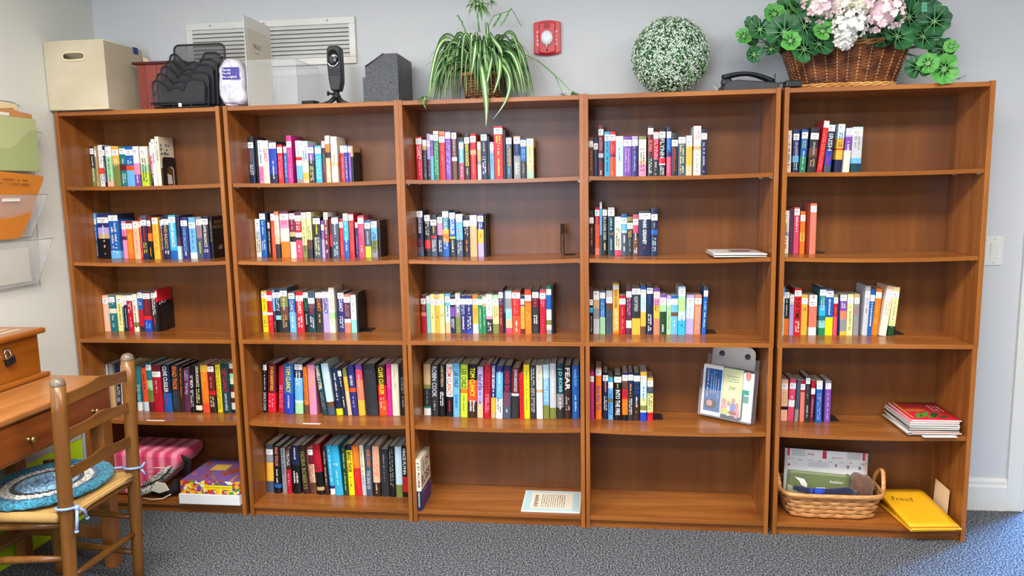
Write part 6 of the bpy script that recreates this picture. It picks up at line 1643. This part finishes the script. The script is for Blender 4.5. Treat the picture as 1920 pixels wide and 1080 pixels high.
# ------------------------------------------------------------------ wall file rack at the left
RK = mat('rack_acrylic', 'e9eeec', .07, alpha=.24, spec=.8); RE = mat('rack_edge', 'a9b0ae', .2, alpha=.75)
t = empty('wall_file_rack', (XL+.001, -.3, 0), label='clear acrylic three-pocket file rack on the left wall above the desk', cat='file rack')
Y0, Y1 = -.47, .165
def pocket(zb, zt, Yr, xt=.085, xb=.022):
    mb = MB(); e = MB(); yl = -.47
    # front sheet leans outward; right end panel closes it
    a = [(xb, yl, zb), (xb, Yr-.022, zb), (xt, Yr+.012, zt), (xt, yl, zt)]; mb.quad(a); mb.quad([(p[0]+.002, p[1], p[2]) for p in a])
    mb.quad([(0, Yr-.022, zb), (xb, Yr-.022, zb), (xt, Yr+.012, zt), (0, Yr+.005, zt)]); mb.quad([(0, yl, zb), (0, Yr-.022, zb), (xb, Yr-.022, zb), (xb, yl, zb)])
    e.tube([(xt, yl, zt), (xt, Yr+.012, zt)], .0016, 5); e.tube([(xt, Yr+.012, zt), (xb, Yr-.022, zb)], .0016, 5); e.tube([(xb, Yr-.022, zb), (xb, yl, zb)], .0018, 5)
    p = mb.build('pocket', RK, t, fix=False); e.build('pocket_edges', RE, p)
pocket(1.095, 1.283, .118); pocket(1.293, 1.465, .11); pocket(1.56, 1.72, .145, .06)
mb = MB(); pts = [(-.47, 1.08), (.13, 1.08), (.16, 1.5), (.17, 1.74)]+[(.07+.10*math.cos(a), 1.74+.10*math.sin(a)) for a in [PI/2*i/8 for i in range(1, 9)]]+[(-.47, 1.84)]
mb.quad([(.001, y, z_) for y, z_ in pts]); bp = mb.build('back_sheet', RK, t, fix=False); mb = MB(); mb.tube([(.002, y, z_) for y, z_ in pts[1:]], .0016, 5); mb.build('back_sheet_edge', RE, bp)
MB().box((.004, -.45, 1.11), (.016, .07, 1.25)).build('pocket_card', mat('rack_card', 'ddd9cc', .6), t)
mb = MB(); mb.box((.0, .075, 1.12), (.02, .098, 1.28)); mb.box((.0, .075, 1.3), (.02, .09, 1.36)); mb.build('coupling_strip', RK, t)
OR = mat('orange_envelope', 'd4812c', .5)
o = tag(MB().box((0, 0, 0), (.0035, .3, .235)).build('orange_envelope', OR), 'orange envelope with pencilled words in the middle pocket of the wall rack', 'envelope')
q0 = at(-20, 452, X=.025); o.matrix_world = Matrix.Translation((.02, -.6, 1.298)) @ Matrix.Rotation(.2, 4, 'Y')
bmx = MB(); a = [at(x, y, X=xx) for x, y, xx in ((0, 321, .075), (80, 330, .075), (82, 335, .074), (72, 362, .066), (58, 405, .048), (40, 444, .03), (30, 448, .028), (0, 450, .028))]
a = [at(-60, 316, X=.075)]+a+[at(-60, 455, X=.028)]
mesh_o = MB(); n_ = len(a); mesh_o.add([p for p in a]+[p+Vector((-.004, 0, 0)) for p in a], [tuple(range(n_)), tuple(range(2*n_-1, n_-1, -1))]+[(i, i+n_, (i+1) % n_+n_, (i+1) % n_) for i in range(n_)])
bpy.data.objects.remove(o); o = tag(mesh_o.build('orange_envelope', OR), 'orange envelope with pencilled words in the middle pocket of the wall rack', 'envelope')
mb = MB()
for (xa, ya), (xb_, yb) in (((6, 338), (54, 341)), ((-4, 346), (58, 349))):
    A0 = at(xa, ya, X=.0765); A1 = at(xb_, yb, X=.0765); scribble(mb, A0, A1-A0, Vector((-.001, 0, .011)), 1, 0, .8, int(xa+9))
mb.build('pencil_writing', mat('pencil', '7d4a20', .7), o)
mb = MB(); A0, A1 = at(5, 374, X=.07), at(38, 374, X=.07); mb.box((.068, A0.y, A0.z-.008), (.0695, A1.y, A0.z+.004)); tag(mb.build('tab_label', PAPW), 'narrow white tab label on the front of the middle rack pocket', 'label')
GR = mat('sage_folder', 'b9c08a', .6); GR2 = mat('sage_folder_front', 'a9b27a', .6)
a = [at(x, y, X=.055) for x, y in ((-60, 217), (0, 216), (67, 224), (75, 322), (0, 320), (-60, 319))]
mb = MB(); n_ = len(a); mb.add([p for p in a]+[p+Vector((-.004, 0, 0)) for p in a], [tuple(range(n_)), tuple(range(2*n_-1, n_-1, -1))]+[(i, i+n_, (i+1) % n_+n_, (i+1) % n_) for i in range(n_)])
o = tag(mb.build('green_folder', GR), 'sage green folder with a curved pocket in the top of the wall rack', 'folder')
mb = MB(); cur = [(0, 277), (12, 279), (24, 276), (34, 268), (44, 256), (54, 247), (62, 244), (69, 244)]
a = [at(-60, 270, X=.0565)]+[at(x, y, X=.0565) for x, y in cur]+[at(75, 321, X=.0565), at(-60, 318, X=.0565)]; mb.quad(a); mb.build('folder_pocket', GR2, o, fix=False)
for nm, lab, pts_, xx, c in (('manila_folder', 'tan manila folder tab rising behind the green folder in the rack', ((-30, 204), (24, 202), (28, 207), (60, 215), (60, 222), (-30, 218)), .04, 'c98d55'), ('cream_papers', 'cream papers sticking up at the back of the top rack pocket', ((-30, 190), (0, 190), (32, 196), (30, 203), (-30, 203)), .032, 'ead3a4'), ('white_papers', 'white papers curling above the green folder in the rack', ((24, 205), (34, 199), (50, 205), (58, 214), (26, 210)), .028, 'd8d8d8')):
    a = [at(x, y, X=xx) for x, y in pts_]; a = [p for p in a]; low = []
    n_ = len(a); mb = MB(); a[-1] = Vector((xx, a[-1].y, a[-1].z-.1)); 
    k = n_-2
    if nm != 'white_papers': a[k] = Vector((xx, a[k].y, a[k].z-.1))
    mb.add([p for p in a]+[p+Vector((-.003, 0, 0)) for p in a], [tuple(range(n_)), tuple(range(2*n_-1, n_-1, -1))]+[(i, i+n_, (i+1) % n_+n_, (i+1) % n_) for i in range(n_)]); tag(mb.build(nm, mat('m_'+nm, c, .6)), lab, 'folder' if 'folder' in nm else 'papers')
mb = MB(); A0 = at(-10, 211, X=.041); A1 = at(17, 211, X=.041); mb.box((.0405, A0.y, A0.z-.006), (.0412, A1.y, A0.z+.006)); tag(mb.build('tab_label', PAPW), 'small white tab label on the tan manila folder', 'label')
